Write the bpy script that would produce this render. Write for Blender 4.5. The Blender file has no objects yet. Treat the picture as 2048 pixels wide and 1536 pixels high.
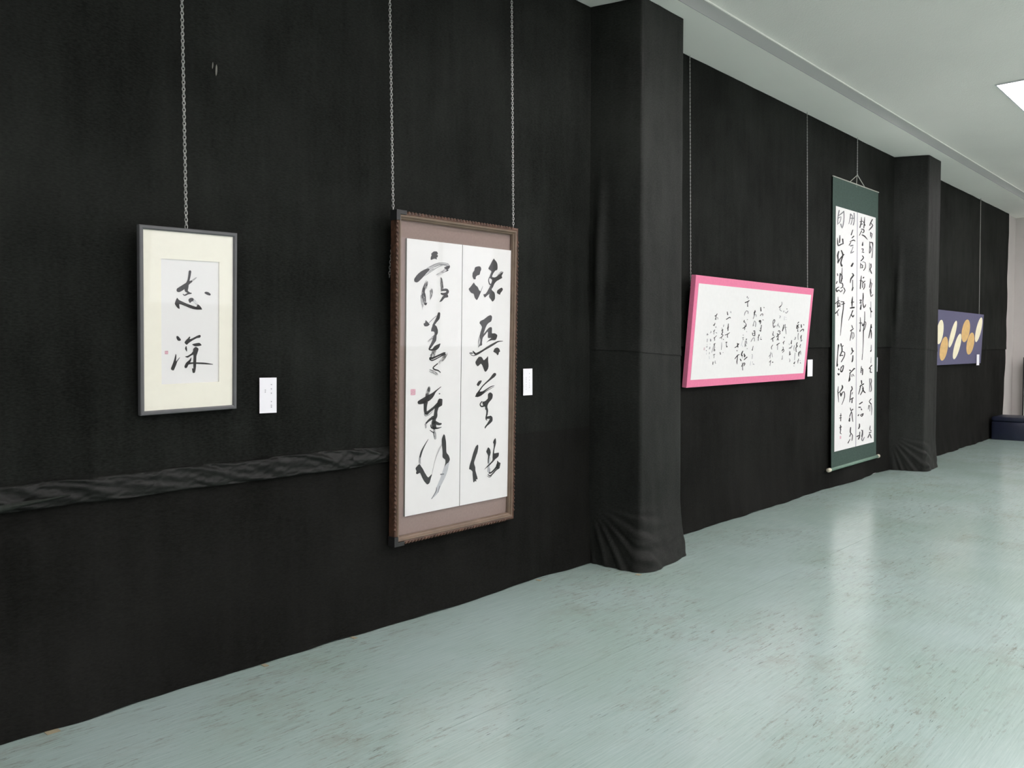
import bpy, bmesh, math, random
from mathutils import Matrix, Vector, noise

random.seed(7)
scene = bpy.context.scene
COL = scene.collection

# ------------------------------------------------------------------ camera
# wall plane y = 0 runs along +X, the room lies on the -y side, metres
CAM_Y, CAM_H, YAW, PITCH, ROLL, FPX = -3.2845, 1.38, 0.83221, 0.040811, -0.00146, 1690.0
cam_data = bpy.data.cameras.new('camera')
cam = bpy.data.objects.new('camera', cam_data)
COL.objects.link(cam)
fw = Vector((math.sin(YAW) * math.cos(PITCH), math.cos(YAW) * math.cos(PITCH), -math.sin(PITCH)))
rt = Vector((math.cos(YAW), -math.sin(YAW), 0))
up = rt.cross(fw)
rt2 = rt * math.cos(ROLL) + up * math.sin(ROLL)
up2 = up * math.cos(ROLL) - rt * math.sin(ROLL)
M = Matrix((rt2, up2, -fw)).transposed().to_4x4()
M.translation = Vector((0, CAM_Y, CAM_H))
cam.matrix_world = M
cam_data.sensor_width = 36.0
cam_data.lens = 36.0 * FPX / 2048.0
cam_data.clip_start = 0.05
scene.camera = cam

# ------------------------------------------------------------------ light and exposure
world = bpy.data.worlds.new('world')
scene.world = world
world.use_nodes = True
bg = world.node_tree.nodes['Background']
bg.inputs['Color'].default_value = (0.96, 0.95, 1.0, 1)
bg.inputs['Strength'].default_value = 2.6
ROOM_X0, ROOM_X1, ROOM_Y, CEIL, SOFFIT = -2.6, 16.04, -7.6, 3.64, 3.538
WIN_Z0, WIN_Z1 = 0.95, 2.85
WINDOWS = [(1.2, 4.0), (4.9, 7.7), (8.6, 11.4), (12.3, 15.1)]
for x0, x1 in WINDOWS:                       # daylight portals in the window openings
    ld = bpy.data.lights.new('window_daylight', 'AREA')
    ld.shape = 'RECTANGLE'
    ld.size, ld.size_y = x1 - x0, WIN_Z1 - WIN_Z0
    ld.cycles.is_portal = True
    lo = bpy.data.objects.new('window_daylight', ld)
    lo.location = ((x0 + x1) / 2, ROOM_Y - 0.19, (WIN_Z0 + WIN_Z1) / 2)
    lo.rotation_euler = (math.radians(90), 0, 0)       # shines towards +y, into the room
    COL.objects.link(lo)
LAMP = 23.5                                   # emission of the ceiling light diffusers
scene.view_settings.view_transform = 'Standard'
scene.view_settings.look = 'None'
scene.view_settings.exposure = 0.0
scene.view_settings.gamma = 1.0
scene.view_settings.use_curve_mapping = False
scene.cycles.use_denoising = True
scene.cycles.use_adaptive_sampling = True
scene.cycles.adaptive_threshold = 0.05
scene.cycles.max_bounces = 6
scene.cycles.diffuse_bounces = 4
scene.cycles.sample_clamp_indirect = 8.0


# ------------------------------------------------------------------ helpers
def srgb(r, g, b):
    f = lambda c: (c / 255 / 12.92) if c <= 10 else ((c / 255 + 0.055) / 1.055) ** 2.4
    return (f(r), f(g), f(b), 1)


def mat(name, rgb, rough=0.6, metal=0.0, spec=0.5, noise_scale=None, noise_amt=0.12, bump=0.0, bump_scale=40.0,
        stretch=(1, 1, 1), coat=0.0):
    m = bpy.data.materials.new(name)
    m.use_nodes = True
    nt = m.node_tree
    b = nt.nodes['Principled BSDF']
    b.inputs['Base Color'].default_value = rgb
    b.inputs['Roughness'].default_value = rough
    b.inputs['Metallic'].default_value = metal
    b.inputs['Specular IOR Level'].default_value = spec
    b.inputs['Coat Weight'].default_value = coat
    tc = nt.nodes.new('ShaderNodeTexCoord')
    mp = nt.nodes.new('ShaderNodeMapping')
    mp.inputs['Scale'].default_value = stretch
    nt.links.new(tc.outputs['Object'], mp.inputs['Vector'])
    if noise_scale:
        n = nt.nodes.new('ShaderNodeTexNoise')
        n.inputs['Scale'].default_value = noise_scale
        n.inputs['Detail'].default_value = 5
        nt.links.new(mp.outputs['Vector'], n.inputs['Vector'])
        r = nt.nodes.new('ShaderNodeValToRGB')
        lo = [max(0, c * (1 - noise_amt)) for c in rgb[:3]] + [1]
        hi = [min(1, c * (1 + noise_amt)) for c in rgb[:3]] + [1]
        r.color_ramp.elements[0].position, r.color_ramp.elements[1].position = 0.3, 0.7
        r.color_ramp.elements[0].color, r.color_ramp.elements[1].color = lo, hi
        nt.links.new(n.outputs['Fac'], r.inputs['Fac'])
        nt.links.new(r.outputs['Color'], b.inputs['Base Color'])
    if bump:
        n2 = nt.nodes.new('ShaderNodeTexNoise')
        n2.inputs['Scale'].default_value = bump_scale
        n2.inputs['Detail'].default_value = 6
        nt.links.new(mp.outputs['Vector'], n2.inputs['Vector'])
        bm_ = nt.nodes.new('ShaderNodeBump')
        bm_.inputs['Strength'].default_value = bump
        bm_.inputs['Distance'].default_value = 0.01
        nt.links.new(n2.outputs['Fac'], bm_.inputs['Height'])
        nt.links.new(bm_.outputs['Normal'], b.inputs['Normal'])
    return m


def obj(name, bm, material, parent=None, smooth=False):
    me = bpy.data.meshes.new(name)
    bm.to_mesh(me)
    bm.free()
    if smooth:
        for p in me.polygons:
            p.use_smooth = True
    me.materials.append(material)
    o = bpy.data.objects.new(name, me)
    COL.objects.link(o)
    o.parent = parent
    return o


def tag(o, label, cat, group=None):
    o['label'] = label
    o['category'] = cat
    if group:
        o['group'] = group
    return o


def thing(name, label, cat, matrix=None, group=None):
    o = bpy.data.objects.new(name, None)
    o.empty_display_size = 0.1
    COL.objects.link(o)
    if matrix is not None:
        o.matrix_world = matrix
    return tag(o, label, cat, group)


def struct(name, bm, material, parent=None, smooth=False):
    o = obj(name, bm, material, parent, smooth)
    if parent is None:
        o['kind'] = 'structure'
    return o


def box(bm, x0, x1, y0, y1, z0, z1):
    vs = [bm.verts.new((x, y, z)) for x in (x0, x1) for y in (y0, y1) for z in (z0, z1)]
    for f in ((0, 1, 3, 2), (4, 6, 7, 5), (0, 4, 5, 1), (2, 3, 7, 6), (0, 2, 6, 4), (1, 5, 7, 3)):
        bm.faces.new([vs[i] for i in f])
    return vs


def boxm(*a):
    bm = bmesh.new()
    box(bm, *a)
    bmesh.ops.recalc_face_normals(bm, faces=bm.faces)
    return bm


def bevbox(r, seg, *a):
    bm = boxm(*a)
    bmesh.ops.bevel(bm, geom=list(bm.edges), offset=r, segments=seg, affect='EDGES', profile=0.5)
    return bm


def grid(nu, nv, f):
    bm = bmesh.new()
    vs = [[bm.verts.new(f(i / nu, j / nv)) for j in range(nv + 1)] for i in range(nu + 1)]
    for i in range(nu):
        for j in range(nv):
            bm.faces.new((vs[i][j], vs[i + 1][j], vs[i + 1][j + 1], vs[i][j + 1]))
    return bm


def tube(bm, pts, r, n=6, closed=False):
    pts = [Vector(p) for p in pts]
    rings = []
    N = len(pts)
    for i, p in enumerate(pts):
        if closed:
            t = pts[(i + 1) % N] - pts[i - 1]
        else:
            t = pts[min(i + 1, N - 1)] - pts[max(i - 1, 0)]
        t.normalize()
        a = Vector((0, 1, 0)) if abs(t.y) < 0.9 else Vector((1, 0, 0))
        u = t.cross(a).normalized()
        v = t.cross(u)
        rr = r[i] if isinstance(r, (list, tuple)) else r
        rings.append([bm.verts.new(p + (u * math.cos(2 * math.pi * k / n) + v * math.sin(2 * math.pi * k / n)) * rr)
                      for k in range(n)])
    for i in range(N if closed else N - 1):
        A, B = rings[i], rings[(i + 1) % N]
        for k in range(n):
            bm.faces.new((A[k], A[(k + 1) % n], B[(k + 1) % n], B[k]))
    if not closed:
        bm.faces.new(rings[0][::-1])
        bm.faces.new(rings[-1])


def nz(x, y, z=0.0):
    return noise.noise(Vector((x, y, z)))


def plane_matrix(X, Y, Z, tilt, roll):
    """Local frame of a hung picture: x to the right, z up the picture, -y towards the viewer; the top leans out."""
    ey = Vector((0, -math.sin(tilt), math.cos(tilt)))
    ex = Vector((1, 0, 0))
    e1 = ex * math.cos(roll) + ey * math.sin(roll)
    e3 = ey * math.cos(roll) - ex * math.sin(roll)
    e2 = e3.cross(e1)
    m = Matrix((e1, e2, e3)).transposed().to_4x4()
    m.translation = Vector((X, Y, Z))
    return m


# ------------------------------------------------------------------ materials
def cloth_material(name, lo, hi, rough=0.72, sheen=0.0, spec=0.05):
    m = bpy.data.materials.new(name)
    m.use_nodes = True
    nt = m.node_tree
    b = nt.nodes['Principled BSDF']
    b.inputs['Roughness'].default_value = rough
    b.inputs['Specular IOR Level'].default_value = spec
    b.inputs['Sheen Weight'].default_value = sheen
    b.inputs['Sheen Roughness'].default_value = 0.5
    g = nt.nodes.new('ShaderNodeNewGeometry')
    def nse(scale, sx, sy, sz, det=5):
        mp = nt.nodes.new('ShaderNodeMapping')
        mp.inputs['Scale'].default_value = (sx, sy, sz)
        nt.links.new(g.outputs['Position'], mp.inputs['Vector'])
        n = nt.nodes.new('ShaderNodeTexNoise')
        n.inputs['Scale'].default_value = scale
        n.inputs['Detail'].default_value = det
        n.inputs['Roughness'].default_value = 0.6
        nt.links.new(mp.outputs['Vector'], n.inputs['Vector'])
        return n.outputs['Fac']
    def mix(a, bb, f):
        mm = nt.nodes.new('ShaderNodeMix')
        mm.inputs['Factor'].default_value = f
        nt.links.new(a, mm.inputs[2])
        nt.links.new(bb, mm.inputs[3])
        return mm.outputs[0]
    big = nse(1.3, 1, 1, 1)
    streak = nse(5, 2.5, 2.5, 0.35)
    fine = nse(60, 1, 1, 3)
    f = mix(mix(big, streak, 0.32), fine, 0.38)
    r = nt.nodes.new('ShaderNodeValToRGB')
    r.color_ramp.elements[0].position, r.color_ramp.elements[1].position = 0.38, 0.64
    r.color_ramp.elements[0].color, r.color_ramp.elements[1].color = lo, hi
    nt.links.new(f, r.inputs['Fac'])
    nt.links.new(r.outputs['Color'], b.inputs['Base Color'])
    bp = nt.nodes.new('ShaderNodeBump')
    bp.inputs['Strength'].default_value = 0.5
    bp.inputs['Distance'].default_value = 0.006
    nt.links.new(mix(nse(9, 1, 1, 2.2), nse(45, 1, 1, 2.5), 0.4), bp.inputs['Height'])
    nt.links.new(bp.outputs['Normal'], b.inputs['Normal'])
    return m


CLOTH = cloth_material('black cloth', srgb(16, 17, 15), srgb(42, 44, 41))
CLOTH_LOW = cloth_material('black cloth lower sheet', srgb(17, 17, 15), srgb(36, 36, 34))
CLOTH_FOLD = cloth_material('black cloth fold', srgb(17, 18, 16), srgb(40, 42, 39), 0.50, 0.0, 0.22)
CLOTH_PILLAR_LIT = cloth_material('black cloth pillar lit tone', srgb(20, 21, 19), srgb(46, 48, 45), 0.60, 0.0, 0.14)  # same cloth, colour lightened for the stronger light on the pillars
LINING = cloth_material('grey cloth underside', srgb(42, 46, 42), srgb(60, 64, 60))


def floor_material():
    m = bpy.data.materials.new('green vinyl')
    m.use_nodes = True
    nt = m.node_tree
    b = nt.nodes['Principled BSDF']
    g = nt.nodes.new('ShaderNodeNewGeometry')
    def nse(scale, sx, sy, det=6, rough=0.6, rot=0.0):
        mp = nt.nodes.new('ShaderNodeMapping')
        mp.inputs['Scale'].default_value = (sx, sy, 1)
        mp.inputs['Rotation'].default_value = (0, 0, rot)
        nt.links.new(g.outputs['Position'], mp.inputs['Vector'])
        n = nt.nodes.new('ShaderNodeTexNoise')
        n.inputs['Scale'].default_value = scale
        n.inputs['Detail'].default_value = det
        n.inputs['Roughness'].default_value = rough
        nt.links.new(mp.outputs['Vector'], n.inputs['Vector'])
        return n.outputs['Fac']
    def ramp(src, p0, p1, c0, c1):
        r = nt.nodes.new('ShaderNodeValToRGB')
        r.color_ramp.elements[0].position, r.color_ramp.elements[1].position = p0, p1
        r.color_ramp.elements[0].color, r.color_ramp.elements[1].color = c0, c1
        nt.links.new(src, r.inputs['Fac'])
        return r.outputs['Color']
    def mixc(a, bb, fac):
        mm = nt.nodes.new('ShaderNodeMix')
        mm.data_type = 'RGBA'
        nt.links.new(a, mm.inputs[6])
        nt.links.new(bb, mm.inputs[7])
        if isinstance(fac, float):
            mm.inputs[0].default_value = fac
        else:
            nt.links.new(fac, mm.inputs[0])
        return mm.outputs[2]
    W1, K1 = (1, 1, 1, 1), (0, 0, 0, 1)
    streak = nse(4.0, 1.1, 32, 8, 0.7)
    cloud = nse(1.1, 1, 1, 4)
    base = ramp(streak, 0.30, 0.70, srgb(*(147,167,158)), srgb(*(184,200,194)))
    tint = ramp(cloud, 0.35, 0.65, srgb(*(148,174,163)), srgb(*(168,190,188)))
    col = mixc(base, tint, 0.42)
    # short brown scuffs and dark scratches, gathered in worn patches
    patch = ramp(nse(0.9, 0.8, 1.3, 3), 0.42, 0.60, K1, W1)
    scuff = ramp(nse(9, 0.9, 4.0, 8, 0.8), 0.54, 0.64, K1, W1)
    sc = nt.nodes.new('ShaderNodeMath'); sc.operation = 'MULTIPLY'
    nt.links.new(patch, sc.inputs[0]); nt.links.new(scuff, sc.inputs[1])
    sc2 = nt.nodes.new('ShaderNodeMath'); sc2.operation = 'MULTIPLY'
    nt.links.new(sc.outputs[0], sc2.inputs[0]); sc2.inputs[1].default_value = 0.60
    brown = nt.nodes.new('ShaderNodeRGB'); brown.outputs[0].default_value = srgb(112, 104, 84)
    col = mixc(col, brown.outputs[0], sc2.outputs[0])
    dirt = ramp(nse(3.2, 1, 1.4, 8, 0.75), 0.50, 0.72, K1, W1)
    dm = nt.nodes.new('ShaderNodeMath'); dm.operation = 'MULTIPLY'
    nt.links.new(dirt, dm.inputs[0]); nt.links.new(patch, dm.inputs[1])
    dm2 = nt.nodes.new('ShaderNodeMath'); dm2.operation = 'MULTIPLY'
    nt.links.new(dm.outputs[0], dm2.inputs[0]); dm2.inputs[1].default_value = 0.40
    tan = nt.nodes.new('ShaderNodeRGB'); tan.outputs[0].default_value = srgb(134, 128, 110)
    col = mixc(col, tan.outputs[0], dm2.outputs[0])
    scr = ramp(nse(7, 1.2, 17, 5, 0.65, 0.35), 0.635, 0.69, K1, W1)
    sm = nt.nodes.new('ShaderNodeMath'); sm.operation = 'MULTIPLY'
    nt.links.new(scr, sm.inputs[0]); nt.links.new(patch, sm.inputs[1])
    dark = nt.nodes.new('ShaderNodeRGB'); dark.outputs[0].default_value = srgb(70, 72, 64)
    col = mixc(col, dark.outputs[0], sm.outputs[0])
    nt.links.new(col, b.inputs['Base Color'])
    rr = nt.nodes.new('ShaderNodeMapRange')
    rr.inputs['To Min'].default_value, rr.inputs['To Max'].default_value = 0.15, 0.26
    nt.links.new(cloud, rr.inputs['Value'])
    nt.links.new(rr.outputs['Result'], b.inputs['Roughness'])
    b.inputs['Specular IOR Level'].default_value = 0.5
    bp = nt.nodes.new('ShaderNodeBump')
    bp.inputs['Strength'].default_value = 0.10
    bp.inputs['Distance'].default_value = 0.004
    nt.links.new(nse(3, 1, 3, 4), bp.inputs['Height'])
    nt.links.new(bp.outputs['Normal'], b.inputs['Normal'])
    return m


FLOOR = floor_material()
CEILING = mat('ceiling paint', srgb(*(238,236,230)), 0.85, noise_scale=0.7, noise_amt=0.04, bump=0.25, bump_scale=90)
BEAM_FACE = mat('grey beam face', srgb(160, 163, 160), 0.85, noise_scale=0.7, noise_amt=0.04)  # vertical face of the beam, a darker grey than the soffit
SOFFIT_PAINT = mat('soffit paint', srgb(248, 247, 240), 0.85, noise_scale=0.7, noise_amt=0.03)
WALL = mat('wall plaster', srgb(205, 200, 196), 0.8, noise_scale=2, noise_amt=0.04, bump=0.1, bump_scale=120)
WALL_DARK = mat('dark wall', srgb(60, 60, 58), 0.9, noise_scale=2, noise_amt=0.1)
WHITE_TRIM = mat('white trim', srgb(225, 226, 220), 0.5)
STEEL = mat('chain steel', srgb(190, 190, 186), 0.35, metal=0.9)
INKS = {'0': mat('black ink', srgb(24, 24, 25), 0.6, noise_scale=60, noise_amt=0.35),
        '1': mat('thinned ink', srgb(112, 113, 116), 0.7, noise_scale=60, noise_amt=0.2),
        '2': mat('pale ink', srgb(190, 193, 196), 0.8, noise_scale=60, noise_amt=0.06),
        '3': mat('seal vermilion', srgb(222, 176, 188), 0.7, noise_scale=180, noise_amt=0.25),
        '4': mat('pale seal', srgb(212, 196, 198), 0.7, noise_scale=120, noise_amt=0.1)}
PAPER = mat('white paper', srgb(237, 237, 235), 0.85, noise_scale=30, noise_amt=0.015)
CARD = mat('card stock', srgb(248, 248, 252), 0.7)


def pane_material(name, gloss=0.02):
    m = bpy.data.materials.new(name)
    m.use_nodes = True
    nt = m.node_tree
    nt.nodes.remove(nt.nodes['Principled BSDF'])
    tr = nt.nodes.new('ShaderNodeBsdfTransparent')
    gl = nt.nodes.new('ShaderNodeBsdfGlossy')
    gl.inputs['Roughness'].default_value = 0.03
    lw = nt.nodes.new('ShaderNodeLayerWeight')          # same from either side of the pane
    lw.inputs['Blend'].default_value = 0.5
    pw = nt.nodes.new('ShaderNodeMath'); pw.operation = 'POWER'; pw.inputs[1].default_value = 5
    nt.links.new(lw.outputs['Facing'], pw.inputs[0])
    fr = nt.nodes.new('ShaderNodeMapRange')
    fr.inputs['To Min'].default_value, fr.inputs['To Max'].default_value = gloss, 1.0
    nt.links.new(pw.outputs[0], fr.inputs['Value'])
    mx = nt.nodes.new('ShaderNodeMixShader')
    nt.links.new(fr.outputs['Result'], mx.inputs['Fac'])
    nt.links.new(tr.outputs['BSDF'], mx.inputs[1])
    nt.links.new(gl.outputs['BSDF'], mx.inputs[2])
    nt.links.new(mx.outputs['Shader'], nt.nodes['Material Output'].inputs['Surface'])
    return m


GLASS = pane_material('picture glass')

# ------------------------------------------------------------------ the room
fl = struct('floor', boxm(ROOM_X0, ROOM_X1, ROOM_Y, 0.03, -0.12, -0.004), mat('screed', srgb(120, 125, 118), 0.9))
SEAMS = [0.03, -1.076, -2.896, -4.716, -6.536, ROOM_Y]
for a, b in zip(SEAMS[:-1], SEAMS[1:]):
    obj('vinyl_sheet', boxm(ROOM_X0, ROOM_X1, b + 0.0012, a - 0.0012, -0.004, 0.0), FLOOR, fl)

struct('ceiling', boxm(ROOM_X0, ROOM_X1, ROOM_Y, 0.03, CEIL, CEIL + 0.12), CEILING)
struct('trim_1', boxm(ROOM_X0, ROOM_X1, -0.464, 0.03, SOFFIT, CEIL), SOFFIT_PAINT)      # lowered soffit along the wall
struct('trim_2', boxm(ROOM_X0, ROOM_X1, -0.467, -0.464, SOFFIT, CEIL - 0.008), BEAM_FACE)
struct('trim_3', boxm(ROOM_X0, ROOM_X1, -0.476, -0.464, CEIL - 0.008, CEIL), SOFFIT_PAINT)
struct('wall_left', boxm(ROOM_X0, ROOM_X1, 0.03, 0.18, 0, CEIL), WALL)
struct('wall_far', boxm(ROOM_X1, ROOM_X1 + 0.15, ROOM_Y - 0.2, 0.18, 0, CEIL), WALL)
struct('wall_near', boxm(ROOM_X0 - 0.15, ROOM_X0, ROOM_Y - 0.2, 0.18, 0, CEIL), WALL_DARK)
bm = bmesh.new()
box(bm, ROOM_X0, ROOM_X1, ROOM_Y - 0.2, ROOM_Y, 0, WIN_Z0)
box(bm, ROOM_X0, ROOM_X1, ROOM_Y - 0.2, ROOM_Y, WIN_Z1, CEIL)
xs = [ROOM_X0] + [v for w in WINDOWS for v in w] + [ROOM_X1]
for i in range(0, len(xs), 2):
    box(bm, xs[i], xs[i + 1], ROOM_Y - 0.2, ROOM_Y, WIN_Z0, WIN_Z1)
struct('wall_right', bm, WALL)
for i, (x0, x1) in enumerate(WINDOWS):
    y0, y1 = ROOM_Y - 0.13, ROOM_Y - 0.08
    bm = bmesh.new()
    box(bm, x0, x1, y0, y1, WIN_Z0, WIN_Z0 + 0.05)
    box(bm, x0, x1, y0, y1, WIN_Z1 - 0.05, WIN_Z1)
    xm = (x0 + x1) / 2
    for xa, xb in ((x0, x0 + 0.05), (xm - 0.03, xm + 0.03), (x1 - 0.05, x1)):
        box(bm, xa, xb, y0, y1, WIN_Z0 + 0.05, WIN_Z1 - 0.05)
    w = struct('window_%d' % (i + 1), bm, WHITE_TRIM)
    for xa, xb in ((x0 + 0.05, xm - 0.03), (xm + 0.03, x1 - 0.05)):
        obj('pane', boxm(xa, xb, y0 + 0.02, y0 + 0.026, WIN_Z0 + 0.05, WIN_Z1 - 0.05), GLASS, w)

# recessed fluorescent ceiling lights
DIFF = bpy.data.materials.new('lit diffuser')
DIFF.use_nodes = True
nt = DIFF.node_tree
nt.nodes.remove(nt.nodes['Principled BSDF'])
em = nt.nodes.new('ShaderNodeEmission')
em.inputs['Color'].default_value = (1.0, 0.925, 0.955, 1)
em.inputs['Strength'].default_value = LAMP
nt.links.new(em.outputs['Emission'], nt.nodes['Material Output'].inputs['Surface'])
RIM = mat('light rim', srgb(215, 218, 220), 0.5)


def ceiling_light(label, x, y):
    t = thing('ceiling_light', label, 'ceiling light', Matrix.Translation((x, y, CEIL)), 'recessed ceiling lights')
    L, Wd = 1.30, 0.34
    bm = bmesh.new()
    box(bm, 0, L, -Wd, -Wd + 0.012, -0.012, 0)
    box(bm, 0, L, -0.012, 0, -0.012, 0)
    box(bm, 0, 0.012, -Wd + 0.012, -0.012, -0.012, 0)
    box(bm, L - 0.012, L, -Wd + 0.012, -0.012, -0.012, 0)
    obj('rim', bm, RIM, t)
    obj('diffuser', boxm(0.012, L - 0.012, -Wd + 0.012, -0.012, -0.008, -0.001), DIFF, t)


ceiling_light('bright white rectangular light set into the ceiling at the upper right', 8.20, -1.41)
for y, xs in ((-1.41, (-1.2, 3.5, 12.9)), (-3.2, (-1.2, 1.15, 3.5, 5.85, 8.2, 10.55, 12.9)), (-5.0, (-1.2, 1.15, 3.5, 5.85, 8.2, 10.55, 12.9)),
              (-6.8, (-1.2, 3.5, 8.2, 12.9))):
    for x in xs:  # unseen fixtures, added to brighten the floor and ceiling
        ceiling_light('unseen white recessed ceiling light added outside the picture', x, y)

# ------------------------------------------------------------------ black cloth on the wall
def wall_drape(name, label, x0, x1, seam, z_top=SOFFIT - 0.002, end_wave=0.0, roll=None, seed=0.0, step=lambda x: 1.0):
    t = thing(name, label, 'cloth', Matrix.Translation((x0, 0, 0)), 'black cloth hung along the wall')
    L = x1 - x0
    nu = max(40, int(L * 26))

    def yy(x, z):
        w = 0.0045 * nz(x * 0.9 + seed, z * 0.5) + 0.003 * nz(x * 4 + seed, z * 1.1, 3) + 0.0016 * nz(x * 9, z * 6, seed)
        return w

    def low(u, v):
        z = 0.003 + (seam + 0.03 - 0.003) * v
        x = L * u
        if v < 0.0001:
            z = 0.003 + max(0, 0.012 * nz(x * 3.1 + seed, 5.0))
        k = max(0, 1 - z / 0.45)
        flare = k ** 2 * (0.030 + 0.045 * nz((x + x0) * 1.4, 1.7) + 0.018 * nz((x + x0) * 4.5, 4.1))
        if end_wave and u > 0.97:
            x += end_wave * (u - 0.97) / 0.03 * (nz(z * 2.2, 9) * 1.0 - 0.9 * max(0, 1 - z / seam))
        return (x, -0.001 + 0.007 * step(x + x0) + yy(x + x0, z) - max(-0.004, flare), z)

    def high(u, v):
        x = L * u
        s = seam + 0.012 * nz((x + x0) * 1.7, 7.7) + 0.006 * nz((x + x0) * 7, 2.2)
        z = s + (z_top - s) * v
        if end_wave and u > 0.97:
            x += end_wave * (u - 0.97) / 0.03 * nz(z * 2.2, 3.3)
        lift = 0.0006 + 0.005 * step(x + x0) * max(0, 1 - (z - s) / 0.08)
        return (x, -0.001 + yy(x + x0, z) - lift, z)

    obj('lower_sheet', grid(nu, 34, low), CLOTH_LOW, t, True)
    obj('upper_sheet', grid(nu, 70, high), CLOTH, t, True)
    if roll:
        r0, r1, za, zb = roll
        def fold(u, v):
            X = r0 + (r1 - r0) * u
            half = (zb - za) / 2 * (1 - 0.25 * max(0, (u - 0.8) / 0.2)) * (1 + 0.10 * nz(X * 5, 1.0))
            zc = (za + zb) / 2 + 0.006 * nz(X * 3.3, 8.8)
            a = (v - 0.5) * math.pi
            diag = X * 7 + (v - 0.5) * 2.6 + 1.2 * nz(X * 2, 4)
            bul = 0.016 * math.cos(a) ** 0.7 * (1 + 0.45 * nz(X * 3, v * 2, 6)) if abs(math.cos(a)) > 1e-6 else 0
            wr = 0.026 * max(0, nz(diag * 1.3, v * 1.5, 2.0)) + 0.012 * nz(X * 11 + v * 3, v * 4, 1) + 0.006 * nz(X * 30 - v * 5, v * 7, 4)
            return (X - x0, -0.006 - bul - max(-0.005, wr) * math.cos(a) ** 0.5 if math.cos(a) > 1e-6 else -0.004,
                    zc + half * math.sin(a) * 1.0)
        obj('hem_fold', grid(420, 26, fold), CLOTH_FOLD, t, True)
        # turned-up corner of the hem that shows its paler underside
        def flap(u, v):
            X = r0 + 0.05 + 0.33 * u
            zt = za + 0.030 + 0.012 * u
            zb_ = za - 0.004 + 0.040 * u
            z = zb_ + (zt - zb_) * v
            return (X - x0, -0.034 + 0.012 * u - 0.010 * math.sin(v * math.pi) + 0.004 * nz(X * 8, v * 4), z)
        obj('turned_hem', grid(40, 8, flap), LINING, t, True)
    return t


A = wall_drape('wall_drape', 'black cloth covering the wall behind the two glazed calligraphy frames', ROOM_X0 + 0.02, 4.37,
               0.89, roll=(0.80, 2.78, 0.812, 0.908), seed=1.3,
               step=lambda x: min(1.0, max(0.0, (2.9 - x) / 0.3)))
wall_drape('wall_drape', 'black cloth covering the wall behind the pink board and the long scroll', 4.90, 10.10, 1.40, seed=4.1)
wall_drape('wall_drape', 'black cloth covering the far wall section behind the blue board with discs', 10.58, 15.40, 1.37,
           end_wave=0.10, seed=8.6)
FLAKE = mat('pale scuff', srgb(120, 120, 112), 0.9)
for (x, z, w, h) in ((1.788, 2.53, 0.008, 0.05), (1.772, 2.545, 0.005, 0.03)):
    bm = grid(4, 6, lambda u, v: (x + 2.58 + (u - 0.5) * w * math.sin(v * math.pi) ** 0.5 + 0.003 * v, -0.0125 - 0.001 * math.sin(v * 3), z + (v - 0.5) * h))
    obj('scuff_mark', bm, FLAKE, A)
TAPE = mat('masking tape', srgb(158, 150, 124), 0.8)
for (x, w) in ((1.10, 0.045), (1.965, 0.02), (2.443, 0.02), (3.806, 0.02)):
    obj('tape_tab', boxm(x + 2.58 - w / 2, x + 2.58 + w / 2, -0.048, -0.015, 0.0005, 0.0025), TAPE, A)


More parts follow.
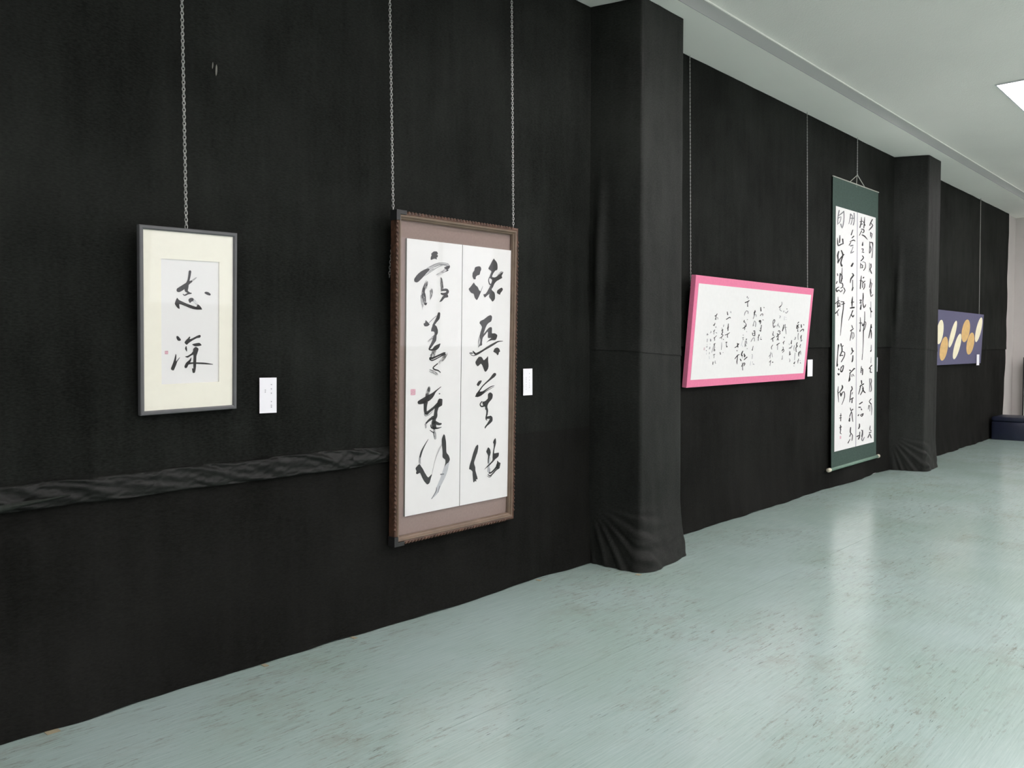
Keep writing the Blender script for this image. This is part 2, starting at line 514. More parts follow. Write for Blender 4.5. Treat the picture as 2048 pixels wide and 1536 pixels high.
def pillar_drape(label, a, b, c, d, depth, seam, flare, seed, tab=None):
    t = thing('pillar_drape', label, 'cloth', Matrix.Translation((a, 0, 0)), 'black cloth wrapped round the pillars')
    r = 0.018
    path = [Vector((a, 0.012)), Vector((b, -depth)), Vector((c, -depth)), Vector((d, 0.012))]
    pts = [path[0]]
    for i in (1, 2):
        p0, p1, p2 = path[i - 1], path[i], path[i + 1]
        u0, u1 = (p0 - p1).normalized(), (p2 - p1).normalized()
        s, e = p1 + u0 * r, p1 + u1 * r
        for k in range(1, 26):
            pts.append(pts[-1].lerp(s, 1 / (26 - k)) if k < 25 else s)
        for k in range(1, 6):
            q = k / 6
            pts.append(s * (1 - q) ** 2 + p1 * 2 * q * (1 - q) + e * q * q)
        pts.append(e)
    last = pts[-1]
    for k in range(1, 13):
        pts.append(last.lerp(path[3], k / 12))
    N = len(pts) - 1
    lens = [0.0]
    for i in range(N):
        lens.append(lens[-1] + (pts[i + 1] - pts[i]).length)
    s_corner = (path[1] - path[0]).length
    s_right = s_corner + (c - b)
    def normal(i):
        q = pts[min(i + 1, N)] - pts[max(i - 1, 0)]
        q.normalize()
        return Vector((q.y, -q.x))
    def surf(i, z, lift):
        p = pts[i].copy()
        n = normal(i)
        s = lens[i]
        edge = min(1.0, min(s, lens[-1] - s) / 0.05)
        disp = 0.002 + 0.003 * nz(s * 5 + seed, z * 0.9) + 0.0016 * nz(s * 14, z * 4, seed)
        # loose vertical fold beside the wall, half way up
        if z > 1.3:
            k = math.exp(-((z - 1.95) / 0.42) ** 2) * math.exp(-((s - 0.07 - 0.03 * (z - 1.9)) / 0.035) ** 2)
            disp += 0.030 * k
        # cloth gathered out at the foot: folds fan from the inner corner to the front corner
        zf = 0.40
        if z < zf and flare:
            k = (1 - z / zf)
            rad = math.hypot(s, zf - z)
            phi = math.atan2(zf - z, max(s, 1e-4))
            if s < s_corner:
                near = (s / s_corner) ** 0.9
            else:
                near = max(0.42, 1 - 0.58 * (s - s_corner) / (s_right - s_corner)) if s <= s_right else max(0.0, 0.42 - (s - s_right) * 1.6)
            disp += flare * k ** 1.5 * near
            ridge = math.sin(phi * 27 + 1.6 * nz(phi * 4, seed)) + 0.5 * math.sin(phi * 51 + 2)
            damp = min(1, rad / 0.22) * max(0, 1 - max(0, s - s_corner) / 0.22)
            disp += 0.0068 * ridge * damp * min(1, k * 2.4) * min(1, s / 0.04)
            if s > s_corner:
                disp += 0.010 * k * nz(s * 7 - z * 6, z * 16, seed + 2) + 0.006 * k * math.sin(z * 60 + s * 9) * max(0, 1 - (s - s_corner) / 0.3)
        q = p + n * (disp * edge + lift)
        zz = z
        return (q.x - a, q.y, zz)
    def sheet(z0f, z1, nv, lift):
        bm = bmesh.new()
        vs = []
        for i in range(N + 1):
            col = []
            z0 = z0f(lens[i])
            for j in range(nv + 1):
                f = j / nv
                z = z0 + (z1 - z0) * f
                col.append(bm.verts.new(surf(i, z, lift * max(0.35, 1 - (z - z0) / 0.1) if lift else 0)))
            vs.append(col)
        for i in range(N):
            for j in range(nv):
                bm.faces.new((vs[i][j], vs[i][j + 1], vs[i + 1][j + 1], vs[i + 1][j]))
        bmesh.ops.reverse_faces(bm, faces=bm.faces)
        return bm
    obj('lower_sheet', sheet(lambda s: 0.003, seam + 0.03, 110, 0), CLOTH_PILLAR_LIT, t, True)
    obj('upper_sheet', sheet(lambda s: seam - 0.06 * s + 0.008 * nz(s * 6, seed), SOFFIT - 0.002, 70, 0.005), CLOTH_PILLAR_LIT, t, True)
    if tab:
        obj('tape_tab', boxm(tab[0] - a - 0.015, tab[0] - a + 0.015, tab[1] - 0.01, tab[1] + 0.02, 0.0005, 0.0025), TAPE, t)
    return t


pillar_drape('black cloth wrapped round the near pillar, its foot gathered in folds', 4.345, 4.437, 4.915, 4.93, 0.333, 1.385, 0.115, 2.0,
             tab=(4.31, -0.41))
pillar_drape('black cloth wrapped round the far pillar beside the long scroll', 10.00, 10.155, 10.605, 10.62, 0.322, 1.40, 0.06, 6.0)
struct('wall_pillar_near', boxm(4.47, 4.88, -0.29, 0.03, 0, SOFFIT), WALL)
struct('wall_pillar_far', boxm(10.20, 10.57, -0.28, 0.03, 0, SOFFIT), WALL)

# ------------------------------------------------------------------ ink
# brush strokes per written character, in 0.1 mm on each sheet (S stroke, D dry stroke, P blot, R seal)
INK = {
 'calm': '''
#
S0 2053,5685,2078,5684 2026,5672,2101,5668 2008,5643,2112,5637 2002,5586,2104,5580 1997,5530,2095,5522 1989,5474,2085,5464 1981,5417,2072,5405 1970,5360,2057,5345 1957,5307,2043,5288 1937,5260,2028,5233 1912,5214,2014,5183 1890,5167,2004,5140 1874,5124,2001,5104 1861,5087,2001,5070 1852,5049,1998,5030 1841,5002,1989,4980 1831,4946,1978,4933 1832,4889,1973,4905 1854,4841,1967,4899 1888,4816,1965,4888 1917,4801,1976,4868 1949,4783,1997,4846 1986,4764,2025,4827 2023,4751,2049,4811 2059,4748,2070,4799 2089,4753,2094,4789 2117,4758,2120,4780 2124,4761,2126,4776 2128,4766,2129,4771
S0 1523,4827,1502,4863 1569,4805,1505,4913 1629,4811,1540,4961 1677,4836,1586,4989 1726,4862,1629,5016 1778,4894,1672,5043 1829,4934,1719,5073 1878,4978,1771,5107 1923,5021,1823,5139 1966,5063,1873,5171 2005,5103,1923,5202 2040,5139,1974,5230 2074,5168,2022,5252 2108,5195,2066,5268 2144,5223,2109,5284 2159,5242,2134,5286 2161,5262,2152,5277
D1 2092,5221,2083,5233 2110,5215,2081,5251 2132,5221,2092,5270 2172,5251,2132,5300 2212,5282,2173,5329 2250,5314,2214,5358 2287,5347,2254,5384 2321,5382,2295,5411 2355,5416,2336,5437 2359,5424,2346,5440 2358,5432,2354,5437
S0 2131,4783,2132,4773 2123,4793,2126,4762 2110,4797,2113,4755 2064,4797,2068,4746 2017,4797,2025,4738 1966,4787,1987,4728 1914,4761,1945,4708 1869,4731,1896,4681 1839,4714,1846,4665 1823,4715,1803,4676 1803,4727,1779,4699 1778,4741,1759,4719 1768,4743,1755,4727 1760,4740,1756,4735
P0 1533,4582 1598,4499 1723,4439 1679,4325 1612,4330 1627,4147 1531,4194 1458,4292 1430,4361 1481,4503
S0 1493,4456,1504,4481 1497,4424,1532,4499 1523,4397,1571,4501 1563,4377,1613,4487 1603,4358,1656,4473 1652,4336,1706,4454 1716,4313,1768,4428 1790,4287,1838,4397 1863,4262,1909,4368 1933,4235,1979,4343 2003,4207,2048,4320 2074,4183,2116,4298 2145,4163,2183,4279 2217,4146,2249,4260 2294,4135,2319,4240 2379,4131,2396,4216 2467,4133,2478,4190 2555,4134,2561,4163 2565,4137,2569,4158 2571,4143,2572,4150
P0 2383,4347 2505,4256 2566,4149 2428,4139 2307,4209 2345,4267
P0 1991,4516 2066,4589 2171,4592 2216,4536 2186,4464 2126,4448 2058,4390 2021,4432
D2 2161,4547,2180,4563 2152,4520,2210,4568 2161,4488,2241,4555 2189,4453,2274,4524 2217,4417,2307,4492 2247,4384,2336,4464 2278,4356,2362,4437 2308,4333,2387,4410 2338,4310,2412,4383 2371,4300,2425,4352 2400,4307,2418,4325
P0 2666,4808 2735,4860 2858,4835 2936,4773 2921,4714 2797,4732
#
P0 1505,3072 1565,3065 1639,2987 1679,2922 1645,2883 1571,2884 1518,2936 1491,3014
P0 1463,2362 1489,2277 1475,2070 1529,2082 1488,1953 1434,1825 1367,1704 1261,1766 1328,1945 1395,2124
S1 1499,2047,1489,2055 1514,2045,1483,2069 1530,2053,1487,2086 1547,2077,1508,2107 1564,2102,1529,2129 1581,2127,1550,2151 1598,2152,1571,2173 1615,2177,1592,2194 1633,2202,1613,2216 1634,2209,1621,2220 1632,2215,1627,2219
P0 2045,3056 2066,3010 2045,2945 2168,2983 2348,3073 2473,3112 2515,3059 2473,3000 2348,2981 2168,2891 2004,2788 1915,2718 1827,2803 1881,2894 1963,2971
S0 1893,2671,1899,2670 1886,2668,1905,2666 1881,2661,1908,2657 1866,2633,1915,2626 1851,2602,1923,2598 1847,2564,1928,2572 1862,2524,1929,2541 1887,2488,1930,2501 1912,2454,1931,2459 1916,2449,1930,2453 1922,2447,1927,2449
P0 2141,2734 2362,2784 2473,2783 2550,2689 2389,2658 2265,2654
P0 2299,2633 2417,2552 2375,2388 2327,2257 2319,2020 2305,1796 2264,1599 2208,1574 2167,1602 2139,1762 2195,1760 2188,1997 2195,2313 1962,2200 1846,2249 1962,2279 2113,2367 2182,2458 2189,2550
S0 2106,2206,2111,2204 2101,2205,2115,2200 2096,2200,2115,2194 2072,2165,2112,2151 2049,2131,2107,2106 2023,2103,2092,2057 1987,2075,2060,2009 1942,2042,2025,1966 1898,2001,1998,1929 1866,1953,1978,1893 1844,1906,1957,1853 1824,1863,1935,1810 1824,1824,1904,1785 1843,1795,1869,1782
S0 1967,1950,1964,1968 1982,1932,1974,1989 2009,1924,1996,2002 2059,1933,2047,2006 2108,1941,2100,2010 2168,1945,2166,2011 2250,1943,2252,2008 2346,1937,2349,2003 2443,1930,2446,1996 2535,1923,2538,1991 2627,1916,2631,1985 2722,1908,2728,1975 2824,1902,2830,1956 2930,1895,2935,1932 3037,1889,3039,1909 3044,1891,3045,1905 3047,1895,3048,1900
#seal
R3 1020,2357 1157,2492
''',
 'big': '''
#
P0 2435,14587 2607,14718 2810,14734 2900,14623 2812,14584 2886,14557 2873,14449 2800,14422 2845,14340 2728,14353 2612,14344 2410,14276 2408,14415 2464,14526
S0 1390,13103,1329,13140 1483,13096,1301,13207 1585,13135,1332,13288 1677,13206,1405,13370 1768,13275,1482,13453 1850,13340,1567,13532 1923,13403,1659,13599 1992,13466,1756,13657 2062,13530,1859,13710 2135,13596,1970,13757 2213,13666,2083,13797 2293,13737,2195,13836 2322,13775,2251,13846 2319,13811,2296,13835
D1 1849,13475,1799,13526 1945,13449,1795,13604 2066,13470,1856,13685 2209,13550,1998,13767 2352,13630,2141,13850 2489,13706,2286,13927 2619,13780,2430,13996 2742,13851,2576,14061 2859,13911,2723,14117 2974,13961,2869,14162 3086,14002,3013,14197 3189,14030,3154,14221 3288,14044,3292,14231 3383,14046,3422,14228 3457,14042,3541,14210 3504,14032,3637,14169 3555,14009,3696,14121 3618,13979,3744,14079 3674,13968,3765,14040 3724,13979,3754,14003
P0 3560,14043 3740,14077 3727,13967 3593,13871 3654,13820 3505,13757 3445,13753 3533,13845 3323,13941
D1 3696,13946,3719,13915 3645,13965,3713,13871 3575,13960,3670,13829 3434,13901,3529,13769 3292,13841,3389,13710 3157,13780,3257,13653 3035,13719,3136,13599 2922,13658,3019,13546 2810,13598,2902,13492 2778,13561,2844,13485 2777,13524,2799,13499
D0 2170,13245,2209,13238 2123,13235,2240,13211 2084,13202,2247,13170 2032,13120,2225,13081 1980,13037,2203,12993 1932,12949,2177,12901 1887,12850,2138,12801 1845,12740,2096,12702 1817,12628,2071,12616 1814,12526,2072,12547 1828,12438,2088,12474 1849,12351,2103,12386 1878,12252,2110,12283 1915,12146,2116,12173 1952,12040,2121,12063 1983,12005,2105,12022 2027,11992,2068,11997
S0 1958,12879,1989,12879 1926,12865,2018,12864 1906,12836,2034,12835 1897,12765,2031,12763 1887,12691,2029,12693 1887,12617,2029,12629 1904,12548,2034,12568 1929,12485,2043,12506 1954,12424,2052,12442 1974,12405,2044,12418 2000,12399,2024,12403
S0 1996,12116,2015,12123 1983,12100,2039,12121 1983,12079,2061,12108 1990,12045,2090,12082 2002,12004,2115,12064 2080,11967,2079,12074 2150,12006,2062,12065 2169,12050,2102,12084 2182,12089,2147,12107 2185,12100,2160,12113 2180,12108,2172,12112
D1 1784,12504,1811,12507 1759,12488,1840,12498 1748,12460,1860,12475 1757,12340,1894,12358 1766,12219,1928,12239 1780,12101,1950,12118 1806,11984,1950,11995 1837,11866,1938,11873 1869,11747,1926,11751 1878,11735,1919,11738 1892,11729,1906,11730
D0 2435,12851,2477,12853 2394,12829,2519,12837 2372,12789,2545,12799 2364,12741,2556,12752 2356,12694,2567,12702 2352,12644,2569,12645 2354,12586,2556,12580 2359,12521,2533,12512 2362,12457,2505,12444 2362,12392,2473,12379 2360,12326,2436,12315 2357,12258,2400,12253 2360,12248,2391,12244 2369,12242,2379,12241
D0 3107,13453,3125,13456 3092,13442,3144,13451 3086,13424,3159,13438 3084,13359,3193,13379 3082,13295,3228,13320 3082,13226,3258,13251 3087,13144,3281,13169 3094,13057,3300,13078 3099,12975,3307,12985 3100,12900,3298,12898 3098,12823,3278,12816 3096,12743,3258,12737 3113,12707,3230,12702 3150,12687,3189,12686
S0 3170,12767,3166,12787 3193,12749,3178,12810 3231,12743,3210,12828 3327,12751,3303,12852 3418,12758,3402,12876 3471,12755,3506,12884 3497,12745,3601,12859 3517,12732,3669,12811 3520,12733,3700,12742 3514,12727,3676,12671 3489,12703,3617,12610 3456,12682,3527,12564 3394,12665,3416,12547 3295,12649,3304,12546 3190,12632,3197,12546 3155,12618,3161,12555 3140,12595,3141,12575
S0 3109,12609,3117,12629 3117,12586,3142,12646 3146,12568,3181,12652 3237,12542,3278,12642 3326,12517,3377,12632 3400,12494,3465,12618 3468,12474,3544,12598 3512,12461,3621,12571 3514,12536,3653,12457 3513,12547,3548,12418 3412,12534,3456,12406 3294,12495,3395,12391 3212,12423,3347,12353 3157,12348,3285,12290 3117,12292,3220,12233 3091,12261,3159,12202 3067,12235,3109,12190 3039,12207,3063,12180 3031,12197,3049,12178 3032,12188,3037,12182
#
S0 3005,11649,3045,11645 2960,11635,3081,11622 2928,11601,3096,11582 2896,11526,3092,11504 2866,11456,3086,11421 2836,11396,3058,11334 2802,11335,2995,11254 2758,11267,2921,11189 2709,11194,2851,11128 2658,11123,2791,11064 2607,11054,2731,10999 2557,10985,2671,10933 2552,10952,2634,10915 2569,10927,2596,10914
P0 2093,11223 2210,11151 2277,11103 2378,11018 2279,10942 2164,10903 2015,10926 1964,11048 2062,11087
S1 2335,11092,2328,11097 2346,11090,2325,11105 2358,11094,2330,11114 2434,11153,2405,11174 2510,11212,2481,11233 2590,11272,2562,11293 2675,11332,2649,11353 2765,11392,2741,11412 2855,11453,2832,11472 2859,11461,2843,11474 2858,11468,2852,11472
P0 2681,11010 2851,10912 2938,10738 2941,10587 2857,10461 2722,10461 2703,10611 2618,10660 2483,10659 2498,10808 2547,10908
D0 2921,10393,2917,10369 2904,10419,2893,10347 2866,10436,2851,10336 2826,10450,2808,10330 2769,10464,2781,10323 2689,10457,2756,10315 2607,10423,2694,10299 2524,10376,2611,10275 2446,10324,2530,10246 2379,10269,2460,10208 2318,10212,2391,10161 2259,10157,2320,10114 2251,10137,2295,10106 2257,10120,2271,10110
S0 2745,10505,2793,10500 2693,10488,2837,10472 2656,10447,2856,10425 2632,10381,2853,10356 2609,10318,2849,10283 2587,10264,2829,10207 2565,10214,2787,10138 2539,10159,2735,10080 2505,10098,2680,10022 2462,10032,2620,9959 2413,9962,2555,9895 2363,9892,2491,9831 2357,9855,2449,9811 2376,9826,2406,9812
S0 2444,9893,2472,9881 2406,9893,2489,9855 2369,9875,2485,9823 2344,9831,2445,9785 2313,9780,2409,9754 2328,9713,2395,9761 2411,9686,2427,9757 2511,9676,2508,9757 2613,9674,2580,9772 2712,9681,2623,9807 2809,9695,2660,9856 2889,9717,2708,9901 2952,9751,2765,9931 3005,9796,2824,9953 3051,9845,2883,9973 3086,9898,2944,9993 3108,9953,3009,10015 3128,10006,3076,10038 3134,10022,3096,10045 3128,10035,3116,10043
D0 2698,9809,2765,9795 2620,9792,2820,9750 2559,9739,2837,9680 2535,9684,2820,9623 2512,9629,2803,9564 2488,9570,2779,9500 2462,9500,2744,9428 2435,9422,2703,9352 2407,9344,2663,9277 2418,9279,2602,9230 2466,9234,2528,9218
S0 2360,9270,2358,9300 2388,9241,2380,9331 2440,9225,2429,9350 2494,9231,2484,9347 2553,9237,2534,9344 2620,9249,2584,9346 2686,9267,2638,9356 2751,9290,2700,9374 2829,9317,2779,9398 2934,9352,2885,9431 3055,9391,3006,9470 3168,9425,3120,9508 3264,9449,3217,9538 3355,9467,3305,9566 3447,9486,3392,9593 3483,9512,3443,9590 3492,9544,3478,9569
S0 2365,9249,2377,9261 2363,9231,2399,9267 2377,9213,2426,9263 2427,9185,2476,9235 2486,9153,2517,9211 2576,9141,2565,9204 2684,9166,2653,9222 2804,9209,2768,9261 2925,9256,2890,9305 3054,9306,3017,9354 3187,9359,3150,9409 3299,9402,3266,9452 3377,9425,3351,9476 3437,9437,3416,9488 3499,9451,3480,9500 3517,9462,3502,9497 3522,9475,3517,9487
D0 3517,9607,3580,9590 3440,9597,3629,9544 3376,9550,3637,9476 3348,9475,3593,9406 3323,9404,3545,9331 3292,9344,3485,9254 3242,9287,3406,9185 3175,9228,3324,9126 3111,9171,3256,9078 3064,9122,3203,9037 3025,9079,3156,9001 2987,9037,3109,8964 2976,9001,3063,8948 2991,8970,3020,8953
S0 2964,9021,2974,9012 2945,9026,2977,8998 2923,9023,2967,8983 2805,8956,2853,8912 2686,8888,2740,8844 2605,8823,2680,8792 2600,8753,2684,8777 2657,8704,2715,8761 2724,8671,2766,8738 2805,8649,2830,8720 2893,8636,2916,8702 2967,8620,3002,8677 3024,8595,3069,8638 3081,8563,3123,8597 3140,8529,3174,8557 3157,8525,3181,8545 3171,8528,3179,8534
D1 2335,8680,2359,8717 2343,8630,2414,8742 2393,8584,2492,8740 2486,8553,2581,8701 2578,8523,2673,8662 2662,8491,2765,8618 2741,8455,2850,8569 2821,8415,2928,8520 2903,8373,3004,8471 2959,8363,3031,8434 3004,8374,3028,8398
#
D0 2387,7886,2411,7882 2360,7879,2433,7866 2341,7859,2442,7842 2309,7807,2450,7783 2276,7757,2459,7723 2244,7702,2457,7655 2211,7631,2438,7575 2178,7550,2410,7491 2147,7471,2386,7415 2123,7402,2369,7349 2103,7339,2354,7287 2084,7277,2339,7224 2104,7214,2287,7175 2157,7172,2218,7160
S0 1624,7010,1601,7057 1685,6971,1616,7113 1775,6961,1677,7158 1873,6971,1764,7191 1976,6982,1846,7222 2092,7005,1930,7256 2218,7043,2031,7299 2346,7089,2143,7346 2462,7142,2250,7388 2555,7201,2347,7420 2633,7266,2441,7447 2704,7335,2528,7476 2758,7405,2605,7508 2797,7472,2685,7548 2856,7542,2783,7600 2958,7619,2909,7664 3086,7702,3050,7735 3214,7786,3191,7807 3219,7794,3202,7809 3217,7801,3212,7806
S0 2133,7159,2202,7150 2060,7136,2267,7110 2012,7077,2300,7040 2015,6995,2277,6962 2019,6913,2254,6885 2022,6832,2238,6811 2023,6752,2230,6736 2025,6674,2228,6665 2032,6600,2232,6608 2052,6537,2244,6570 2077,6490,2263,6534 2098,6448,2285,6493 2147,6410,2282,6443 2204,6399,2249,6410
S0 2160,6412,2128,6445 2218,6392,2121,6491 2288,6400,2153,6537 2367,6451,2245,6575 2446,6503,2337,6613 2531,6555,2430,6655 2625,6607,2525,6705 2725,6659,2621,6760 2828,6708,2716,6817 2933,6754,2806,6878 3042,6797,2893,6941 3151,6840,2981,7004 3189,6897,3067,7015 3180,6953,3139,6993
P0 3092,7185 3301,7153 3319,6997 3291,6822 3202,6782 3098,6744 3009,6705 2948,6841 2975,7059
S0 2947,6889,3009,6873 2875,6876,3062,6829 2819,6829,3078,6764 2798,6740,3039,6679 2775,6649,3000,6596 2754,6558,2973,6518 2736,6468,2969,6440 2722,6388,2975,6356 2707,6327,2968,6269 2690,6280,2931,6195 2666,6226,2889,6145 2636,6157,2866,6099 2606,6081,2865,6037 2577,6003,2877,5967 2562,5920,2887,5900 2572,5837,2890,5835 2595,5760,2893,5765 2618,5686,2896,5690 2668,5623,2868,5626 2740,5593,2807,5594
S0 2753,6292,2781,6259 2699,6313,2783,6215 2632,6309,2749,6174 2537,6258,2642,6136 2441,6206,2538,6099 2352,6153,2446,6063 2280,6100,2371,6024 2219,6049,2304,5983 2161,5999,2235,5941 2150,5975,2204,5934 2158,5954,2176,5940
D1 2148,5978,2183,5977 2115,5963,2219,5959 2097,5931,2242,5926 2105,5894,2240,5889 2113,5857,2238,5853 2120,5821,2236,5817 2128,5784,2234,5780 2136,5748,2232,5744 2143,5711,2230,5708 2157,5691,2219,5688 2179,5680,2199,5679
S0 2660,5994,2684,6035 2672,5937,2745,6063 2731,5885,2833,6059 2842,5854,2932,6009 2956,5822,3028,5960 3061,5799,3100,5926 3146,5796,3137,5913 3201,5807,3170,5910 3244,5818,3216,5907 3275,5834,3255,5898 3286,5857,3279,5878
S0 2652,5690,2658,5718 2671,5657,2687,5742 2715,5631,2739,5749 2806,5621,2826,5725 2900,5611,2910,5702 2999,5609,2989,5687 3094,5624,3073,5684 3182,5647,3163,5690 3268,5670,3257,5696 3277,5675,3269,5694 3279,5682,3276,5689
S0 2510,5879,2524,5879 2497,5873,2539,5872 2490,5860,2548,5859 2490,5813,2558,5812 2491,5763,2567,5769 2516,5708,2585,5743 2575,5665,2622,5725 2643,5635,2683,5706 2706,5607,2749,5685 2745,5606,2776,5662 2772,5618,2782,5637
D1 2733,5650,2769,5650 2700,5634,2806,5633 2684,5601,2831,5599 2682,5528,2853,5527 2680,5455,2875,5455 2688,5375,2893,5379 2712,5287,2906,5295 2746,5195,2916,5203 2780,5104,2926,5111 2809,5072,2914,5076 2848,5057,2883,5058
S0 2445,5585,2451,5591 2445,5576,2462,5594 2452,5566,2476,5591 2495,5539,2522,5568 2538,5512,2568,5544 2581,5486,2613,5520 2624,5459,2659,5496 2667,5432,2705,5471 2710,5405,2751,5447 2735,5400,2764,5431 2754,5405,2763,5415
S0 3051,7433,3051,7447 3063,7417,3063,7462 3089,7408,3088,7469 3094,7407,3093,7469 3099,7407,3098,7469 3103,7407,3103,7469 3108,7407,3108,7468 3113,7406,3113,7468 3118,7406,3118,7468 3143,7414,3143,7458 3156,7428,3155,7443
D1 2034,6509,2056,6514 2017,6493,2084,6508 2015,6468,2109,6489 2047,6415,2131,6434 2084,6355,2149,6386 2161,6315,2168,6368 2260,6325,2233,6376 2369,6361,2331,6410 2476,6409,2431,6455 2575,6471,2526,6511 2670,6544,2623,6580 2766,6617,2722,6649 2771,6630,2740,6654 2767,6642,2757,6650
#seal
R3 1129,7445 1465,7755
#
S0 2348,5135,2354,5132 2341,5135,2358,5127 2333,5132,2357,5120 2250,5041,2284,5023 2166,4950,2212,4926 2085,4859,2144,4829 2006,4768,2081,4731 1930,4677,2023,4634 1864,4582,1973,4539 1817,4483,1932,4446 1783,4385,1897,4350 1750,4288,1862,4253 1757,4258,1838,4234 1779,4238,1806,4230
D1 1798,4293,1830,4286 1764,4284,1859,4265 1741,4259,1872,4232 1733,4212,1864,4184 1724,4163,1856,4138 1719,4106,1851,4088 1720,4040,1852,4028 1724,3970,1856,3959 1728,3901,1860,3890 1748,3869,1843,3861 1781,3851,1812,3849
P0 1761,3899 1828,3842 1962,3676 2132,3429 2370,3148 2639,3294 2573,3124 2475,2855 2307,2787 2104,2977 1968,3171 1816,3441 1635,3399 1536,3448 1567,3570 1500,3702 1630,3838
D1 2641,3280,2631,3282 2652,3282,2623,3289 2659,3289,2619,3299 2677,3375,2639,3385 2695,3461,2660,3470 2720,3563,2687,3572 2757,3694,2725,3703 2803,3841,2769,3851 2855,3981,2815,3994 2912,4102,2856,4121 2976,4215,2898,4243 3049,4335,2953,4373 3137,4472,3030,4517 3236,4617,3119,4667 3335,4763,3208,4817 3334,4797,3242,4836 3312,4823,3281,4836
P0 3438,5302 3526,5205 3582,4994 3622,4655 3645,4317 3806,4146 3898,3929 3811,3782 3636,3697 3498,3531 3566,3730 3563,3937 3368,4086 3363,4422 3306,4787 3302,5070
S2 3738,3900,3796,3883 3672,3892,3845,3840 3620,3851,3860,3780 3563,3727,3828,3648 3506,3604,3795,3515 3453,3491,3758,3391 3407,3390,3716,3283 3365,3297,3670,3184 3321,3204,3618,3087 3274,3109,3559,2990 3225,3013,3495,2895 3171,2914,3427,2798 3110,2810,3352,2696 3043,2701,3275,2593 2982,2594,3208,2499 2941,2496,3165,2414 2911,2413,3125,2325 2871,2331,3051,2230 2797,2232,2929,2141 2700,2121,2784,2059 2602,2008,2642,1978 2598,1996,2627,1975 2603,1985,2613,1978
S1 2952,2555,2963,2554 2940,2552,2975,2547 2933,2542,2981,2535 2931,2480,2983,2473 2929,2422,2983,2408 2900,2348,2951,2325 2823,2245,2866,2220 2715,2124,2751,2102 2608,2002,2637,1984 2606,1994,2627,1981 2611,1987,2618,1982
S1 3199,2599,3209,2596 3188,2598,3216,2588 3178,2592,3218,2578 3156,2539,3196,2525 3134,2486,3174,2472 3111,2433,3151,2419 3089,2380,3129,2366 3067,2327,3107,2313 3044,2274,3084,2260 3047,2264,3075,2253 3054,2256,3064,2253
S1 3215,3187,3211,3205 3235,3168,3222,3224 3268,3157,3250,3236 3303,3160,3285,3234 3337,3162,3321,3232 3371,3164,3356,3230 3406,3167,3391,3228 3440,3169,3427,3226 3474,3172,3462,3224 3493,3179,3485,3217 3501,3192,3498,3204
#
P0 5870,14185 6008,14165 6066,14035 5986,13876 5947,13740 5770,13691 5662,13609 5651,13493 5515,13467 5433,13558 5403,13670 5441,13824 5547,13945 5572,14080 5680,14144
P0 5505,13295 5643,13168 5809,13081 5922,12913 6005,12859 6088,12882 5955,12626 5808,12409 5740,12378 5602,12478 5544,12629 5489,12703 5299,12752 5134,12935 5293,13075
S0 6059,12849,6050,12851 6070,12851,6043,12857 6079,12857,6043,12866 6101,12904,6069,12911 6124,12950,6095,12957 6147,12997,6121,13003 6170,13043,6147,13048 6192,13090,6173,13094 6215,13136,6200,13140 6215,13140,6204,13143 6212,13143,6208,13144
P0 7033,14680 7149,14591 7236,14539 7340,14389 7332,14095 7161,14026 7022,13880 6939,13759 6941,13661 7197,13676 7452,13828 7797,14006 7798,13946 7685,13782 7731,13666 7487,13554 7288,13465 7119,13319 7009,13138 6898,12977 7129,12830 7175,12675 7165,12479 6997,12335 6852,12448 6708,12579 6733,12735 6594,12671 6372,12536 6258,12696 6397,12721 6507,12804 6671,13025 6808,13226 6890,13386 6915,13523 6772,13594 6715,13649 6796,13828 6849,13987 6621,14089 6675,14209 6758,14311 6867,14474
S0 6717,13667,6729,13664 6701,13664,6739,13656 6688,13654,6741,13644 6658,13596,6715,13585 6626,13535,6689,13528 6613,13467,6683,13473 6630,13385,6709,13403 6666,13301,6753,13329 6713,13239,6789,13285 6792,13222,6783,13283 6844,13249,6807,13291 6878,13271,6849,13303 6888,13282,6868,13305 6889,13293,6882,13301
D1 7370,13752,7350,13764 7402,13749,7342,13785 7437,13760,7354,13810 7522,13818,7430,13873 7605,13876,7506,13937 7673,13922,7574,13989 7714,13951,7626,14020 7741,13970,7667,14037 7772,13991,7704,14052 7791,14015,7742,14059 7789,14037,7773,14052
P0 7699,13131 7804,13037 7733,12935 7619,12831 7563,12730 7330,12819 7356,12958 7527,13064
#
P0 6839,11592 6959,11502 6913,11270 6648,11126 6486,10939 6359,10662 6328,10569 6720,10896 6920,10933 6972,10853 6978,10597 7197,10599 7404,10507 7373,10343 7239,10225 7002,10213 6768,10178 6536,10085 6733,10224 6932,10341 6731,10329 6647,10386 6640,10687 6428,10501 6266,10362 6205,10109 6208,9948 6045,9902 5915,9834 6042,10017 6071,10246 6002,10430 6095,10682 6189,10935 6088,11049 5988,11139 6051,11254 6345,11351 6607,11518
D1 6016,10416,6039,10413 5990,10409,6059,10399 5971,10390,6067,10377 5942,10309,6052,10294 5914,10226,6037,10212 5894,10136,6024,10127 5889,10038,6014,10034 5894,9936,6005,9934 5899,9835,5997,9833 5912,9814,5983,9812 5936,9803,5959,9803
